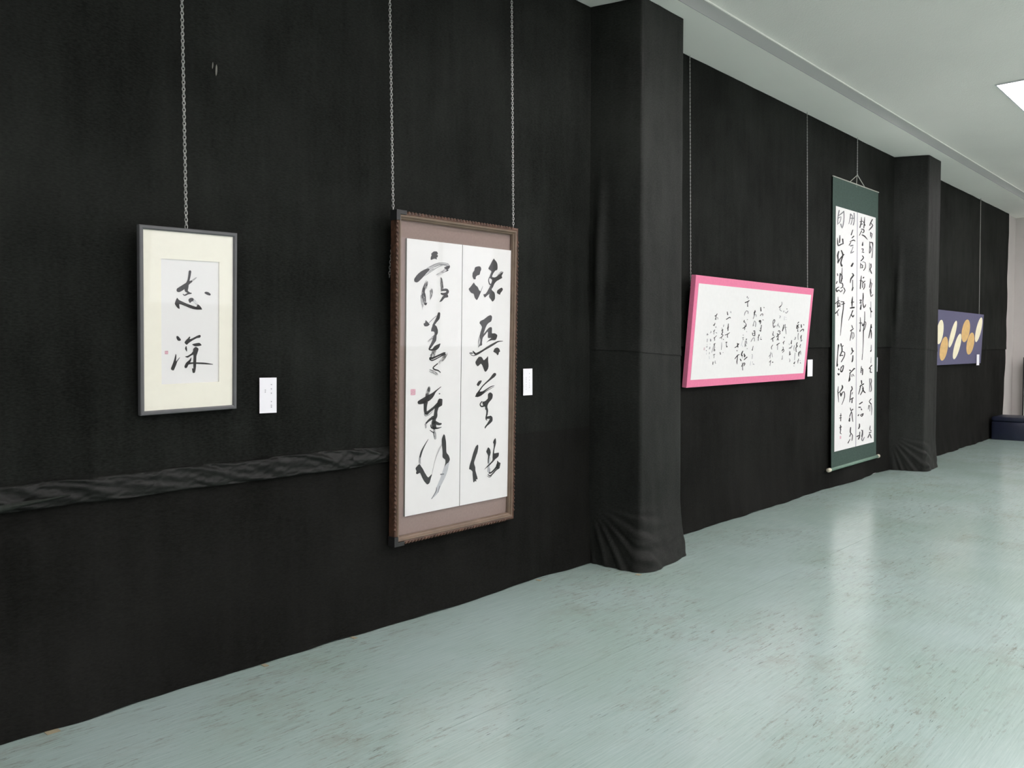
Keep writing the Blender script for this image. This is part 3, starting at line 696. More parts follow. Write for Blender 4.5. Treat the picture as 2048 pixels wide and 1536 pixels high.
S0 5493,9627,5511,9637 5485,9609,5538,9640 5494,9587,5567,9630 5547,9528,5640,9581 5609,9463,5705,9538 5709,9414,5745,9525 5830,9416,5782,9531 5931,9447,5854,9554 6026,9485,5946,9586 6126,9527,6046,9620 6231,9578,6156,9661 6348,9631,6277,9710 6486,9687,6411,9771 6638,9746,6554,9839 6785,9803,6697,9903 6922,9860,6835,9960 7055,9916,6972,10013 7182,9970,7102,10060 7295,10023,7221,10105 7395,10073,7338,10147 7496,10110,7464,10177 7608,10131,7598,10187 7732,10142,7729,10184 7860,10153,7857,10181 7872,10157,7870,10178 7878,10164,7877,10171
S0 5319,9456,5325,9462 5319,9446,5337,9467 5328,9436,5353,9465 5391,9409,5415,9437 5456,9380,5474,9411 5533,9363,5536,9397 5622,9368,5610,9404 5713,9384,5695,9424 5803,9401,5783,9445 5818,9411,5804,9443 5823,9423,5818,9434
S1 5250,9509,5250,9531 5270,9487,5268,9552 5308,9474,5307,9565 5335,9474,5333,9564 5362,9473,5360,9564 5388,9473,5387,9564 5415,9473,5413,9564 5442,9472,5440,9563 5469,9472,5467,9563 5507,9484,5506,9550 5526,9506,5525,9528
P0 7215,9758 7419,9815 7592,9732 7647,9590 7562,9544 7530,9427 7428,9392 7323,9499 7100,9583
P0 5990,9317 6187,9303 6356,9128 6553,9229 6684,9343 6706,9087 6745,8830 6698,8645 6534,8498 6434,8524 6297,8770 6145,8935 5902,8802 5770,8896 5719,9035 5862,9216
#
S0 7295,8400,7342,8371 7223,8410,7364,8322 7146,8388,7342,8266 7102,8352,7295,8232 7059,8317,7247,8197 7012,8277,7187,8159 6961,8227,7113,8121 6904,8171,7028,8081 6834,8112,6934,8035 6740,8048,6826,7979 6632,7980,6710,7917 6526,7913,6600,7855 6430,7849,6499,7796 6337,7785,6404,7737 6246,7716,6315,7673 6157,7636,6231,7596 6071,7553,6151,7513 5992,7477,6082,7433 5921,7414,6028,7362 5854,7357,5984,7295 5789,7300,5940,7228 5783,7260,5892,7208 5806,7227,5842,7210
P0 6026,8015 6221,8021 6170,7898 5961,7719 5836,7811 5922,7932
P0 6002,7407 6357,7416 6218,7273 6043,7156 5761,7145 5725,7196 5864,7289
S0 5945,7222,5913,7265 6015,7191,5917,7321 6109,7190,5972,7372 6204,7242,6091,7391 6300,7294,6208,7410 6398,7348,6318,7435 6488,7401,6416,7470 6574,7453,6511,7512 6668,7503,6616,7556 6784,7554,6739,7604 6909,7604,6869,7653 7017,7643,6986,7690 7094,7663,7076,7705 7157,7673,7148,7707 7224,7683,7217,7708 7233,7687,7228,7706 7237,7694,7236,7700
S0 5874,7140,5869,7151 5889,7130,5874,7165 5912,7126,5891,7175 5999,7144,5981,7187 6090,7161,6068,7198 6197,7197,6169,7227 6324,7260,6293,7288 6466,7338,6434,7368 6622,7415,6593,7446 6800,7485,6777,7513 6995,7554,6977,7578 7192,7624,7178,7643 7198,7630,7187,7643 7198,7635,7195,7640
P0 6899,7342 7102,7232 7088,7030 6981,6909 6837,6815 6714,6646 6698,6520 6756,6366 6724,6115 6672,6018 6962,6049 7110,5938 7114,5735 6898,5598 6647,5464 6541,5346 6503,5450 6751,5684 6893,5877 6639,5869 6713,5788 6604,5821 6548,5925 6597,6149 6611,6349 6520,6430 6517,6556 6336,6692 6297,6844 6511,6883 6724,7023 6720,7250
S0 6274,6892,6287,6884 6253,6894,6294,6870 6233,6888,6289,6854 6176,6840,6234,6806 6118,6790,6182,6760 6083,6734,6160,6723 6094,6670,6174,6686 6139,6608,6210,6649 6217,6562,6244,6633 6318,6556,6289,6638 6415,6571,6368,6660 6506,6585,6454,6682 6539,6607,6501,6677 6547,6634,6534,6658
#
P0 5956,4520 6027,4435 5977,4144 5843,3861 5711,3541 5798,3315 5829,3114 5917,2867 6006,2619 5866,2616 5924,2510 5785,2528 5717,2467 5660,2543 5612,2903 5595,3082 5470,3194 5332,3249 5383,3478 5515,3758 5698,4229 5833,4433
P0 7386,4753 7435,4507 7381,4330 7312,4135 7288,3916 7550,3921 7682,3898 7642,3699 7411,3581 7154,3407 6926,3271 6503,3078 6755,3269 7151,3528 7160,3788 7185,4007 7252,4242 7248,4443 7188,4529 7272,4682
P0 6805,4303 6965,4168 7012,3984 6944,3810 6876,3637 6852,3399 6795,3405 6790,3646 6800,3844 6668,4037 6680,4136
S2 6937,3747,6964,3743 6908,3740,6990,3726 6889,3720,7003,3700 6866,3588,6991,3566 6844,3456,6978,3433 6825,3326,6968,3302 6811,3198,6964,3175 6800,3073,6963,3049 6790,2948,6962,2923 6812,2909,6936,2890 6852,2885,6894,2878
S1 6808,3217,6819,3216 6798,3214,6829,3210 6792,3206,6835,3200 6791,3159,6832,3154 6790,3113,6830,3107 6789,3066,6828,3061 6789,3019,6826,3014 6788,2973,6824,2968 6787,2926,6822,2921 6792,2918,6817,2915 6800,2913,6808,2912
S1 6954,3118,6962,3117 6946,3115,6971,3112 6941,3109,6976,3105 6940,3072,6978,3068 6939,3035,6981,3030 6938,2999,6984,2993 6936,2962,6986,2956 6935,2925,6989,2919 6934,2889,6992,2882 6942,2876,6984,2871 6956,2868,6970,2866
S0 6874,2836,6868,2860 6902,2812,6883,2885 6948,2797,6922,2899 6998,2801,6974,2895 7061,2807,7014,2890 7143,2833,7071,2905 7259,2891,7174,2960 7393,2966,7297,3040 7507,3032,7396,3111 7581,3079,7447,3161 7632,3115,7476,3202 7682,3149,7508,3246 7690,3195,7565,3265 7665,3234,7623,3257
S0 6799,2794,6808,2799 6795,2783,6824,2800 6801,2770,6842,2793 6844,2729,6892,2756 6893,2683,6936,2724 6969,2653,6965,2714 7049,2663,7003,2722 7121,2694,7063,2747 7199,2736,7136,2786 7290,2795,7224,2843 7390,2866,7324,2914 7484,2924,7424,2976 7568,2960,7517,3016 7653,2987,7605,3044 7739,3014,7692,3071 7755,3029,7721,3070 7755,3046,7743,3060
S0 6751,2714,6756,2718 6750,2707,6765,2719 6755,2700,6777,2716 6812,2659,6835,2677 6872,2618,6892,2639 6940,2593,6939,2621 7007,2602,6987,2628 7066,2629,7042,2652 7122,2656,7100,2677 7127,2663,7111,2678 7126,2670,7121,2675
P0 7559,3485 7679,3371 7827,3315 7773,3117 7745,3019 7481,3028 7477,3251 7533,3326
''',
 'scroll': '''
#
S1 1521,25458,1583,25460 1395,25408,1656,25414 1300,25225,1550,25231 1213,25028,1453,25039 1148,24802,1378,24817 1100,24554,1318,24571 1076,24277,1277,24294 1062,23990,1243,24005 1128,23964,1172,23967
S1 1350,24857,1323,24867 1457,24866,1346,24910 1933,25043,1787,25100 2351,25207,2175,25267 2578,25323,2407,25369 2732,25419,2595,25452 2737,25461,2704,25469
S1 2651,25501,2711,25510 2566,25447,2814,25481 2636,25161,2868,25191 2670,24871,2894,24892 2610,24551,2842,24565 2494,24242,2739,24250 2337,23936,2590,23934 2271,23801,2306,23701 2248,23913,1989,23857 2078,24153,1816,24102 1948,24176,1885,24164
S1 1286,24593,1257,24605 1401,24604,1279,24650 1774,24761,1680,24811 1921,24829,2081,24871 1855,24604,2022,24609 1664,24316,1823,24308 1494,24211,1615,24176 1300,24141,1397,24096 1274,24101,1297,24090
#
S0 1719,23012,1764,23015 1648,22975,1831,22989 1586,22759,1863,22780 1535,22558,1878,22580 1518,22398,1837,22415 1511,22251,1779,22264 1603,22208,1667,22211
S0 1087,22693,1121,22697 1036,22662,1181,22678 1036,22485,1244,22508 1047,22306,1313,22334 1049,22080,1360,22122 1224,21887,1413,22011 1755,21962,1627,22067 2181,22097,2048,22188 2446,22165,2352,22251 2691,22227,2612,22301 2755,22276,2737,22294
S0 2378,22741,2466,22752 2257,22661,2626,22708 2305,22550,2650,22594 2353,22438,2673,22479 2401,22327,2697,22364 2449,22216,2720,22250 2566,22183,2631,22191
#
S0 1461,21446,1523,21445 1331,21402,1590,21394 1128,21171,1486,21165 991,20933,1416,20957 1089,20718,1440,20760 1208,20538,1476,20554 1113,20320,1388,20322 1308,20165,1123,20246 1567,20372,1313,20407 1918,20660,1693,20702 2386,20904,2170,20961 2921,21159,2691,21223 2929,21229,2873,21245
S0 2034,21562,2101,21579 1985,21491,2265,21561 2210,21304,2535,21375 2350,21127,2722,21163 2278,20936,2616,20928 2120,20721,2427,20706 1948,20493,2271,20484 1828,20271,2197,20296 1910,20099,2321,20183 2053,19960,2519,20076 2333,19930,2445,19958
#
S1 4496,25443,4587,25449 4330,25368,4712,25391 4317,25199,4618,25215 4275,24995,4502,25003 4142,24684,4325,24688 3978,24337,4128,24340 4021,24311,4057,24312
S1 4477,25336,4510,25359 4523,25287,4660,25383 4757,25264,4918,25341 4913,25206,5117,25241 4892,24991,5094,25004 4782,24734,4985,24739 4656,24534,4855,24533 4512,24343,4709,24340 4560,24306,4607,24305
S1 5392,25622,5455,25631 5303,25566,5562,25601 5359,25333,5604,25364 5395,25105,5630,25131 5384,24886,5614,24905 5334,24684,5566,24694 5231,24514,5481,24516 5106,24353,5382,24351 5176,24303,5243,24302
S1 4378,24938,4378,24954 4460,24921,4458,24988 4704,24943,4703,25017 4949,24965,4948,25047 5196,24987,5194,25076 5443,25009,5442,25106 5560,25058,5560,25082
#
S0 5116,23880,5170,23879 5001,23841,5224,23836 4891,23707,5127,23701 4782,23573,5029,23566 4673,23439,4932,23432 4565,23305,4836,23297 4630,23253,4695,23251
S0 5482,23289,5538,23273 5291,23266,5523,23200 5174,23207,5394,23145 5057,23148,5265,23089 4941,23090,5137,23034 4824,23031,5009,22979 4813,22973,4857,22961
S0 4310,22568,4294,22579 4398,22567,4330,22613 4940,22690,4837,22770 5362,22772,5326,22890 5500,22766,5661,22865 5670,22730,5818,22790 5785,22733,5820,22747
S0 4134,22165,4087,22172 4262,22193,4062,22220 4379,22282,4185,22308 4497,22371,4308,22396 4615,22460,4431,22485 4733,22549,4555,22573 4712,22592,4669,22598
S1 4422,22144,4402,22177 4624,22121,4538,22255 4780,22150,4697,22279 4936,22178,4856,22302 5092,22207,5016,22325 5249,22236,5176,22349 5364,22302,5347,22329
S1 5220,22171,5268,22169 5116,22138,5315,22130 4994,21969,5169,21961 4856,21803,5023,21789 4578,21599,4816,21580 4490,21401,4700,21507 5004,21487,4876,21572 5491,21646,5384,21705 5531,21693,5505,21707
#
S0 5289,20541,5372,20529 5076,20495,5420,20448 4957,20418,5329,20366 4839,20340,5239,20285 4720,20263,5149,20203 4602,20186,5058,20122 4665,20078,4775,20063
#
S0 7472,25400,7505,25404 7420,25373,7555,25386 7362,25100,7588,25120 7279,24830,7572,24844 7118,24551,7415,24554 6929,24266,7214,24265 7003,24215,7071,24215
S0 8360,25495,8393,25498 8306,25467,8443,25480 8231,25194,8464,25214 8161,24915,8462,24938 8105,24617,8391,24636 8053,24311,8298,24326 8136,24276,8195,24279
S0 6987,24828,6972,24842 7090,24824,7028,24883 7531,24925,7499,24988 7884,24963,7992,25030 8161,24816,8353,24871 8428,24597,8656,24653 8557,24585,8612,24599
S0 7187,24577,7171,24596 7318,24569,7249,24647 7445,24595,7377,24673 7574,24621,7505,24700 7702,24647,7633,24726 7831,24673,7762,24752 7910,24725,7894,24744
S0 7329,24123,7333,24144 7430,24095,7450,24185 7826,24111,7882,24222 8053,24107,8304,24207 8100,24014,8412,24044 8065,23900,8304,23874 7953,23865,8028,23792 7727,23825,7756,23759 7654,23788,7661,23772
S0 7612,24036,7665,24031 7481,24003,7699,23984 7324,23866,7530,23848 7169,23730,7362,23713 7013,23594,7194,23578 6858,23459,7026,23443 6885,23422,6925,23418
S0 7547,23565,7571,23589 7623,23520,7722,23621 7962,23486,8115,23613 8293,23438,8540,23567 8719,23333,8935,23419 9196,23202,9304,23243 9276,23203,9302,23213
#
S0 7892,22869,7941,22872 7808,22831,8012,22842 7757,22747,8029,22761 7707,22663,8046,22681 7656,22579,8063,22600 7606,22495,8080,22519 7770,22425,7883,22431
S0 7525,22088,7517,22108 7647,22070,7611,22155 7888,22102,7886,22190 7963,22119,8182,22176 7913,22051,8163,22048 7800,21925,8059,21914 7860,21876,7922,21873
S0 7622,21784,7628,21801 7697,21760,7722,21830 7825,21759,7853,21837 7953,21758,7984,21844 8082,21757,8115,21851 8210,21756,8247,21858 8346,21798,8355,21822
#
S0 7695,21439,7738,21456 7702,21386,7881,21460 7924,21303,8172,21378 8007,21237,8326,21230 7745,21086,7992,21028 7326,20889,7543,20828 7317,20824,7369,20810
S0 7344,20673,7396,20676 7258,20633,7473,20644 7242,20498,7458,20508 7227,20362,7442,20372 7211,20227,7427,20236 7196,20091,7411,20101 7273,20059,7325,20061
S0 7806,20769,7805,20783 7880,20751,7878,20811 8274,20779,8304,20838 8555,20756,8695,20797 8676,20550,8868,20569 8647,20296,8863,20293 8420,20109,8614,20080 8105,19925,8285,19889 8117,19878,8160,19870
S0 7404,20486,7427,20507 7467,20443,7564,20531 7721,20418,7857,20503 7838,20401,8084,20414 7681,20259,7878,20235 7503,20110,7692,20118 7816,20131,7718,20179 8089,20229,7988,20270 8109,20265,8084,20275
#
S0 10693,25526,10765,25519 10505,25481,10804,25453 10226,25267,10514,25241 9982,25063,10267,25048 9852,24901,10135,24899 9765,24758,10037,24760 9837,24712,9903,24712
S0 10113,25075,10154,25092 10116,25028,10285,25098 10437,24923,10645,24996 10604,24828,10889,24857 10413,24702,10681,24661 10085,24543,10342,24488 9842,24399,10054,24354 9610,24262,9756,24228 9607,24220,9642,24212
S0 10115,24107,10176,24113 10020,24058,10274,24081 10022,23948,10276,23971 10024,23838,10279,23862 10027,23729,10281,23752 10029,23619,10284,23642 10127,23587,10188,23592
S0 10110,23947,10112,23969 10221,23921,10230,24013 10413,23941,10500,24028 10499,23932,10725,23962 10428,23741,10650,23747 10280,23485,10502,23487 10342,23449,10396,23449
#
S0 9909,23096,9963,23101 9826,23052,10052,23073 9831,22854,10075,22875 9822,22616,10075,22632 9775,22249,10005,22261 9715,21840,9911,21849 9784,21811,9831,21813
S0 10002,22940,9990,22958 10120,22928,10069,23003 10436,22959,10434,23085 10530,22962,10892,23073 10635,22828,10960,22862 10699,22575,10899,22590 10690,22247,10874,22258 10637,21909,10836,21918 10564,21646,10775,21653 10480,21402,10706,21408 10554,21368,10608,21369
S1 9949,22662,10012,22676 9893,22602,10157,22658 10073,22426,10380,22482 10171,22259,10511,22281 10052,22073,10341,22059 9850,21865,10083,21846 9893,21817,9949,21813
#
S1 9891,20833,9932,20836 9828,20802,9997,20813 9828,20620,10015,20632 9823,20418,10020,20428 9801,20152,9987,20160 9773,19865,9942,19872 9833,19840,9874,19842
S0 10238,20771,10319,20780 10131,20704,10468,20742 10212,20540,10519,20569 10245,20399,10523,20394 10083,20297,10333,20268 9940,20146,10222,20169 10130,19935,10406,19989 10410,19713,10697,19774 10575,19693,10644,19707
#
S0 7580,19353,7624,19354 7502,19322,7684,19324 7381,19059,7651,19063 7273,18766,7606,18771 7206,18383,7523,18389 7154,17970,7427,17975 7249,17927,7315,17928
S0 7092,18811,7104,18830 7166,18777,7215,18856 7331,18771,7381,18849 7496,18764,7546,18842 7662,18757,7712,18836 7829,18750,7879,18829 7942,18776,7954,18795
S0 8322,19275,8402,19260 8096,19239,8431,19176 8067,19211,8376,19153 8039,19184,8322,19130 8010,19156,8268,19108 7982,19129,8213,19085 8002,19071,8057,19060
S0 7998,18833,8050,18834 7913,18794,8128,18802 7892,18626,8114,18633 7871,18457,8101,18464 7850,18289,8087,18296 7829,18120,8074,18127 7918,18082,7976,18084
S0 8058,18585,8021,18597 8185,18595,8031,18643 8315,18645,8150,18697 8445,18696,8269,18751 8576,18746,8388,18805 8707,18797,8508,18858 8719,18857,8672,18872
S0 8493,18617,8552,18621 8405,18571,8652,18587 8429,18402,8677,18413 8414,18245,8657,18239 8278,18107,8505,18081 8096,17968,8316,17936 8129,17917,8182,17910
#
S0 8103,17586,8155,17588 8023,17547,8238,17556 7985,17322,8296,17334 7956,17090,8325,17097 7938,16818,8228,16822 7961,16534,8176,16547 8054,16212,8357,16247 8319,15963,8511,16097 8796,16128,8513,16176 9000,16372,8828,16393 8967,16409,8926,16414
S0 7077,16727,7054,16743 7199,16721,7102,16787 7497,16776,7410,16867 7493,16828,7798,16835 7312,16658,7572,16627 7118,16451,7360,16456 7467,16425,7393,16502 7784,16496,7685,16563 7832,16541,7808,16557
S0 7554,16388,7619,16387 7436,16344,7709,16340 7375,16222,7693,16216 7313,16099,7676,16093 7252,15977,7660,15970 7190,15855,7644,15846 7338,15776,7447,15774
#
S0 7328,15021,7364,15023 7276,14994,7427,15000 7296,14724,7522,14732 7309,14448,7583,14452 7310,14129,7533,14127 7284,13842,7467,13838 7203,13686,7472,13677 7102,13573,7495,13557 7229,13502,7324,13498
S0 7007,14403,7007,14424 7117,14370,7115,14460 7302,14374,7301,14461 7489,14378,7487,14463 7675,14382,7674,14464 7863,14386,7861,14465 7959,14418,7958,14437
S0 8571,15660,8609,15661 8514,15633,8669,15638 8521,15208,8712,15211 8501,14775,8719,14775 8395,14276,8604,14271 8269,13853,8485,13846 8180,13689,8476,13678 8099,13612,8497,13594 8226,13539,8322,13535
S0 7903,14373,7962,14377 7825,14328,8069,14342 7898,14156,8118,14179 8202,14067,8037,14117 8507,14326,8293,14357 8788,14561,8609,14622 8812,14522,9026,14560 8900,14351,9118,14348 8722,14071,8931,14052 8444,13739,8652,13717 8494,13696,8544,13691
S0 7866,14123,7839,14142 8007,14112,7895,14191 8172,14146,8064,14223 8338,14180,8232,14254 8504,14214,8401,14286 8670,14248,8571,14317 8720,14291,8696,14308
S0 8266,13649,8332,13649 8159,13603,8437,13603 8164,13119,8411,13118 8160,12621,8377,12618 8142,12066,8326,12063 8097,11516,8251,11510 7999,11029,8135,11022 7882,10561,8004,10554 7923,10538,7952,10536
#
S0 10202,19182,10240,19185 10145,19153,10304,19163 10117,18978,10372,18991 10074,18783,10392,18788 9984,18514,10267,18511 9877,18218,10096,18213 9943,18180,9995,18179
S0 10048,18705,10047,18724 10149,18679,10147,18759 10427,18695,10496,18775 10558,18675,10782,18691 10413,18426,10634,18419 10224,18105,10446,18108 10291,17847,10499,17865 10425,17607,10614,17626 10513,17584,10558,17589
S0 10042,18061,10088,18065 9982,18025,10171,18042 10135,17579,10363,17601 10329,17244,10552,17297 10779,17303,10601,17350 11044,17495,10875,17522 11022,17534,10981,17541
#
S1 10348,16758,10379,16759 10302,16735,10430,16741 10321,16452,10467,16457 10335,16114,10495,16118 10332,15612,10494,15615 10324,15054,10484,15056 10384,15029,10423,15030
S0 10073,16134,10117,16140 10028,16096,10211,16120 10221,15807,10498,15845 10414,15585,10717,15656 10800,15626,10537,15667 10831,15744,10643,15756 10780,15779,10735,15782
#
S0 10545,14356,10614,14353 10418,14314,10703,14302 10265,13974,10573,13959 10105,13627,10420,13608 9925,13255,10199,13236 9738,12875,9956,12859 9800,12834,9853,12830
S0 10506,14226,10574,14231 10421,14172,10705,14193 10453,14110,10737,14131 10485,14048,10769,14069 10517,13986,10801,14006 10549,13923,10834,13944 10680,13885,10749,13890
S0 10485,13779,10538,13781 10409,13740,10633,13748 10431,13525,10719,13534 10458,13304,10779,13309 10500,13060,10758,13060 10549,12806,10710,12805 10610,12780,10649,12779
#
S0 10596,12137,10627,12136 10546,12117,10674,12115 10531,12007,10676,12005 10517,11898,10678,11895 10503,11788,10680,11785 10489,11679,10682,11675 10560,11646,10606,11645
S0 10668,11651,10718,11643 10552,11630,10761,11598 10482,11586,10729,11548 10412,11542,10696,11499 10342,11499,10663,11449 10272,11455,10631,11400 10345,11377,10431,11364
#
S1 8033,11205,8058,11204 7992,11190,8095,11186 7959,11037,8088,11032 7926,10884,8080,10878 7893,10731,8073,10724 7861,10578,8066,10570 7934,10541,7983,10539
S0 7776,9924,7817,9922 7706,9899,7877,9890 7643,9645,7851,9634 7590,9425,7828,9413 7568,9306,7811,9294 7557,9221,7795,9209 7641,9177,7698,9174
S0 7687,9702,7714,9720 7740,9652,7852,9727 7913,9608,8110,9675 8019,9539,8324,9548 8010,9303,8308,9287 7953,9006,8226,8988 8046,8955,8112,8950
S0 7723,9495,7744,9507 7757,9459,7843,9511 7837,9440,7922,9491 7916,9420,8002,9472 7995,9401,8081,9453 8075,9382,8161,9434 8175,9385,8195,9398
#
S0 7766,8447,7847,8447 7653,8390,7993,8390 7682,8304,8014,8304 7711,8217,8035,8217 7741,8131,8056,8131 7770,8045,8077,8044 7901,7993,7975,7993
S0 7300,7765,7268,7784 7439,7754,7306,7832 7723,7806,7574,7894 8008,7859,7844,7955 8294,7912,8115,8017 8582,7966,8387,8079 8637,8035,8590,8063
S0 7639,7971,7711,7963 7497,7936,7798,7900 7330,7618,7596,7585 7175,7335,7405,7304 7052,7154,7247,7123 6940,7005,7102,6978 6979,6969,7018,6962
S0 8031,7793,8078,7803 8016,7742,8215,7783 8195,7625,8462,7650 8251,7495,8554,7456 7937,7231,8178,7176 7485,6919,7666,6874 7511,6874,7554,6863
S0 8047,7591,8099,7598 8011,7542,8228,7571 8219,7339,8509,7379 8440,7159,8752,7224 8690,7070,8895,7161 8910,7029,9043,7112 9071,7033,9103,7053
#
S0 7225,5919,7184,5944 7404,5902,7232,6005 7611,5941,7439,6045 7819,5981,7646,6085 8028,6020,7854,6125 8237,6060,8063,6165 8286,6122,8245,6147
S0 6989,5617,6988,5647 7142,5560,7139,5685 7280,5555,7277,5674 7418,5550,7416,5663 7557,5544,7555,5651 7696,5539,7694,5640 7819,5570,7818,5594
S0 7717,5482,7768,5488 7684,5433,7898,5460 7724,5395,7953,5424 7764,5357,8008,5387 7803,5319,8063,5351 7843,5281,8118,5315 8010,5244,8077,5252
S0 6947,4697,6882,4714 7111,4712,6838,4781 7149,4745,6891,4810 7187,4778,6944,4839 7225,4811,6997,4869 7262,4845,7049,4898 7228,4897,7177,4910
S0 7555,4751,7529,4768 7675,4736,7564,4808 8183,4808,8053,4902 8329,4865,8585,4913 8159,4785,8445,4708 7911,4664,8078,4556 7889,4690,7714,4637 7689,4785,7550,4759 7592,4802,7559,4795
#
S0 7322,3913,7387,3910 7225,3874,7497,3858 7213,3717,7549,3691 7183,3585,7551,3530 7097,3497,7399,3418 6978,3408,7211,3338 7004,3348,7060,3331
S0 6552,2563,6516,2589 6728,2535,6577,2646 7200,2595,7075,2709 7348,2638,7607,2677 7219,2527,7524,2463 6959,2315,7274,2240 7023,2239,7098,2221
S0 7447,3043,7504,3037 7352,3013,7590,2989 7332,2861,7570,2836 7312,2708,7550,2683 7292,2556,7530,2531 7272,2403,7510,2378 7357,2355,7414,2348
S0 7841,3189,7869,3202 7874,3143,7989,3197 8021,3097,8183,3129 8112,3016,8319,3003 8046,2778,8266,2750 7920,2489,8159,2456 7995,2438,8053,2430
S1 8278,3176,8328,3173 8203,3147,8410,3133 8216,2906,8441,2887 8196,2672,8437,2640 8037,2429,8290,2387 7907,2210,8183,2183 8013,2030,8271,2065 8429,1945,8231,2052 8674,2103,8428,2166 8891,2316,8697,2361 8852,2362,8805,2373
#
S1 10610,10824,10636,10823 10567,10808,10674,10804 10538,10651,10663,10647 10508,10495,10651,10490 10478,10339,10639,10333 10449,10183,10627,10175 10513,10151,10555,10149
S0 10902,9975,10961,9955 10714,9969,10957,9886 10528,9893,10757,9815 10342,9816,10557,9743 10158,9740,10358,9671 9973,9664,10160,9600 9971,9612,10015,9596
S0 9998,9531,9961,9550 10144,9525,9992,9600 10347,9576,10233,9659 10337,9610,10570,9635 10314,9482,10563,9467 10241,9286,10488,9266 10320,9239,10379,9234
S0 10217,9207,10231,9234 10336,9150,10396,9262 10459,9141,10516,9247 10582,9132,10636,9231 10706,9123,10756,9216 10829,9113,10877,9200 10959,9135,10970,9156
#
S1 10148,8555,10207,8555 10064,8514,10312,8514 10119,8252,10395,8248 10155,7958,10440,7946 10133,7560,10373,7544 10092,7125,10269,7112 10155,7092,10197,7089
S0 10522,8533,10571,8537 10474,8493,10678,8509 10587,8350,10815,8362 10652,8219,10903,8207 10559,8110,10806,8079 10463,7945,10714,7936 10573,7655,10824,7656 10671,7377,10922,7365 10574,7238,10795,7198 10415,7126,10606,7081 10444,7080,10490,7069
#
S0 10777,6356,10822,6339 10630,6358,10815,6286 10263,6232,10459,6169 10022,6079,10271,6066 10249,5895,10485,5946 10605,5723,10866,5797 10816,5702,10878,5720
S0 10047,5701,10106,5694 9936,5673,10182,5644 9899,5570,10127,5543 9862,5467,10072,5442 9825,5364,10017,5341 9788,5261,9963,5240 9842,5225,9884,5220
S1 10323,5678,10374,5675 10242,5648,10456,5635 10250,5490,10455,5478 10258,5332,10455,5320 10266,5174,10454,5162 10274,5016,10453,5005 10343,4983,10385,4980
S1 10683,5730,10742,5731 10614,5687,10860,5692 10730,5489,10985,5489 10816,5262,11069,5249 10817,4931,11022,4914 10788,4563,10932,4550 10839,4535,10874,4532
#
S0 10483,3453,10526,3448 10407,3433,10585,3412 10371,3357,10576,3333 10335,3281,10567,3254 10300,3206,10558,3175 10264,3130,10548,3096 10359,3072,10427,3064
S0 10219,3072,10250,3084 10244,3026,10377,3076 10363,2980,10502,3032 10483,2934,10627,2988 10603,2888,10753,2944 10723,2842,10879,2900 10871,2831,10909,2845
S0 10125,2692,10105,2714 10262,2661,10181,2753 10407,2666,10326,2759 10553,2672,10471,2765 10699,2678,10617,2770 10845,2683,10763,2776 10921,2723,10902,2745
S0 10433,2655,10480,2643 10319,2645,10515,2596 10168,2545,10380,2492 10017,2445,10245,2388 9867,2345,10110,2284 9717,2246,9976,2180 9762,2184,9825,2168
S0 10447,2519,10512,2520 10381,2468,10655,2475 10456,2374,10730,2381 10531,2280,10805,2286 10606,2186,10881,2192 10681,2091,10957,2097 10824,2045,10890,2047
#
S0 2344,19870,2377,19872 2292,19843,2432,19852 2294,19742,2443,19751 2282,19612,2449,19619 2225,19388,2430,19395 2173,19140,2424,19154 2185,18930,2476,18954 2215,18731,2548,18760 2356,18685,2436,18692
S0 1137,19229,1183,19234 1078,19188,1267,19209 1091,19138,1293,19161 1103,19088,1320,19113 1116,19038,1346,19064 1129,18989,1372,19015 1237,18957,1296,18964
S0 1125,18459,1174,18454 1011,18431,1212,18408 950,18379,1163,18354 889,18327,1115,18301 828,18275,1066,18247 768,18223,1018,18193 815,18165,875,18158
S0 1899,19299,1978,19300 1755,19241,2084,19242 1690,19001,1988,19003 1639,18767,1915,18775 1635,18558,1907,18572 1646,18359,1922,18375 1754,18317,1820,18321
S0 1868,19126,1888,19151 1954,19077,2039,19183 2138,19068,2308,19160 2237,19023,2515,19047 2155,18771,2455,18769 1995,18447,2324,18440 2094,18386,2173,18385
S0 1671,18295,1675,18318 1776,18261,1793,18357 2133,18265,2189,18368 2353,18247,2577,18321 2447,18108,2717,18129 2430,17952,2664,17926 2264,17891,2377,17821 1984,17832,2054,17765 1929,17791,1946,17775
S0 1632,17921,1654,17906 1521,17925,1613,17863 1113,17834,1251,17761 763,17708,1039,17675 723,17505,1085,17549 1001,17332,1106,17490 1404,17457,1183,17547 1566,17558,1578,17654 1718,17481,1888,17544 2011,17379,2040,17465 2331,17485,2171,17530 2557,17627,2395,17662 2545,17670,2506,17679
S0 2708,17911,2747,17923 2695,17867,2859,17915 2918,17735,3128,17784 3038,17612,3292,17619 2897,17450,3084,17422 2651,17258,2772,17235 2665,17227,2694,17221
#
S0 1345,16923,1372,16924 1305,16902,1414,16907 1279,16606,1468,16612 1246,16326,1492,16329 1187,16090,1429,16085 1119,15865,1336,15859 1188,15824,1240,15823
S0 501,16153,467,16167 629,16158,485,16217 1106,16331,953,16396 1504,16464,1377,16542 1661,16485,1659,16572 1788,16479,1843,16552 1892,16500,1905,16517
S0 934,16176,913,16191 1044,16169,955,16232 1450,16261,1373,16332 1690,16301,1796,16378 1748,16205,1987,16221 1712,16071,1934,16033 1515,16013,1617,15938 1194,15953,1260,15885 1138,15914,1154,15898
S0 1185,16032,1197,16054 1273,15989,1325,16084 1443,15982,1492,16072 1613,15975,1659,16060 1783,15968,1827,16048 1954,15961,1995,16036 2055,15985,2065,16003
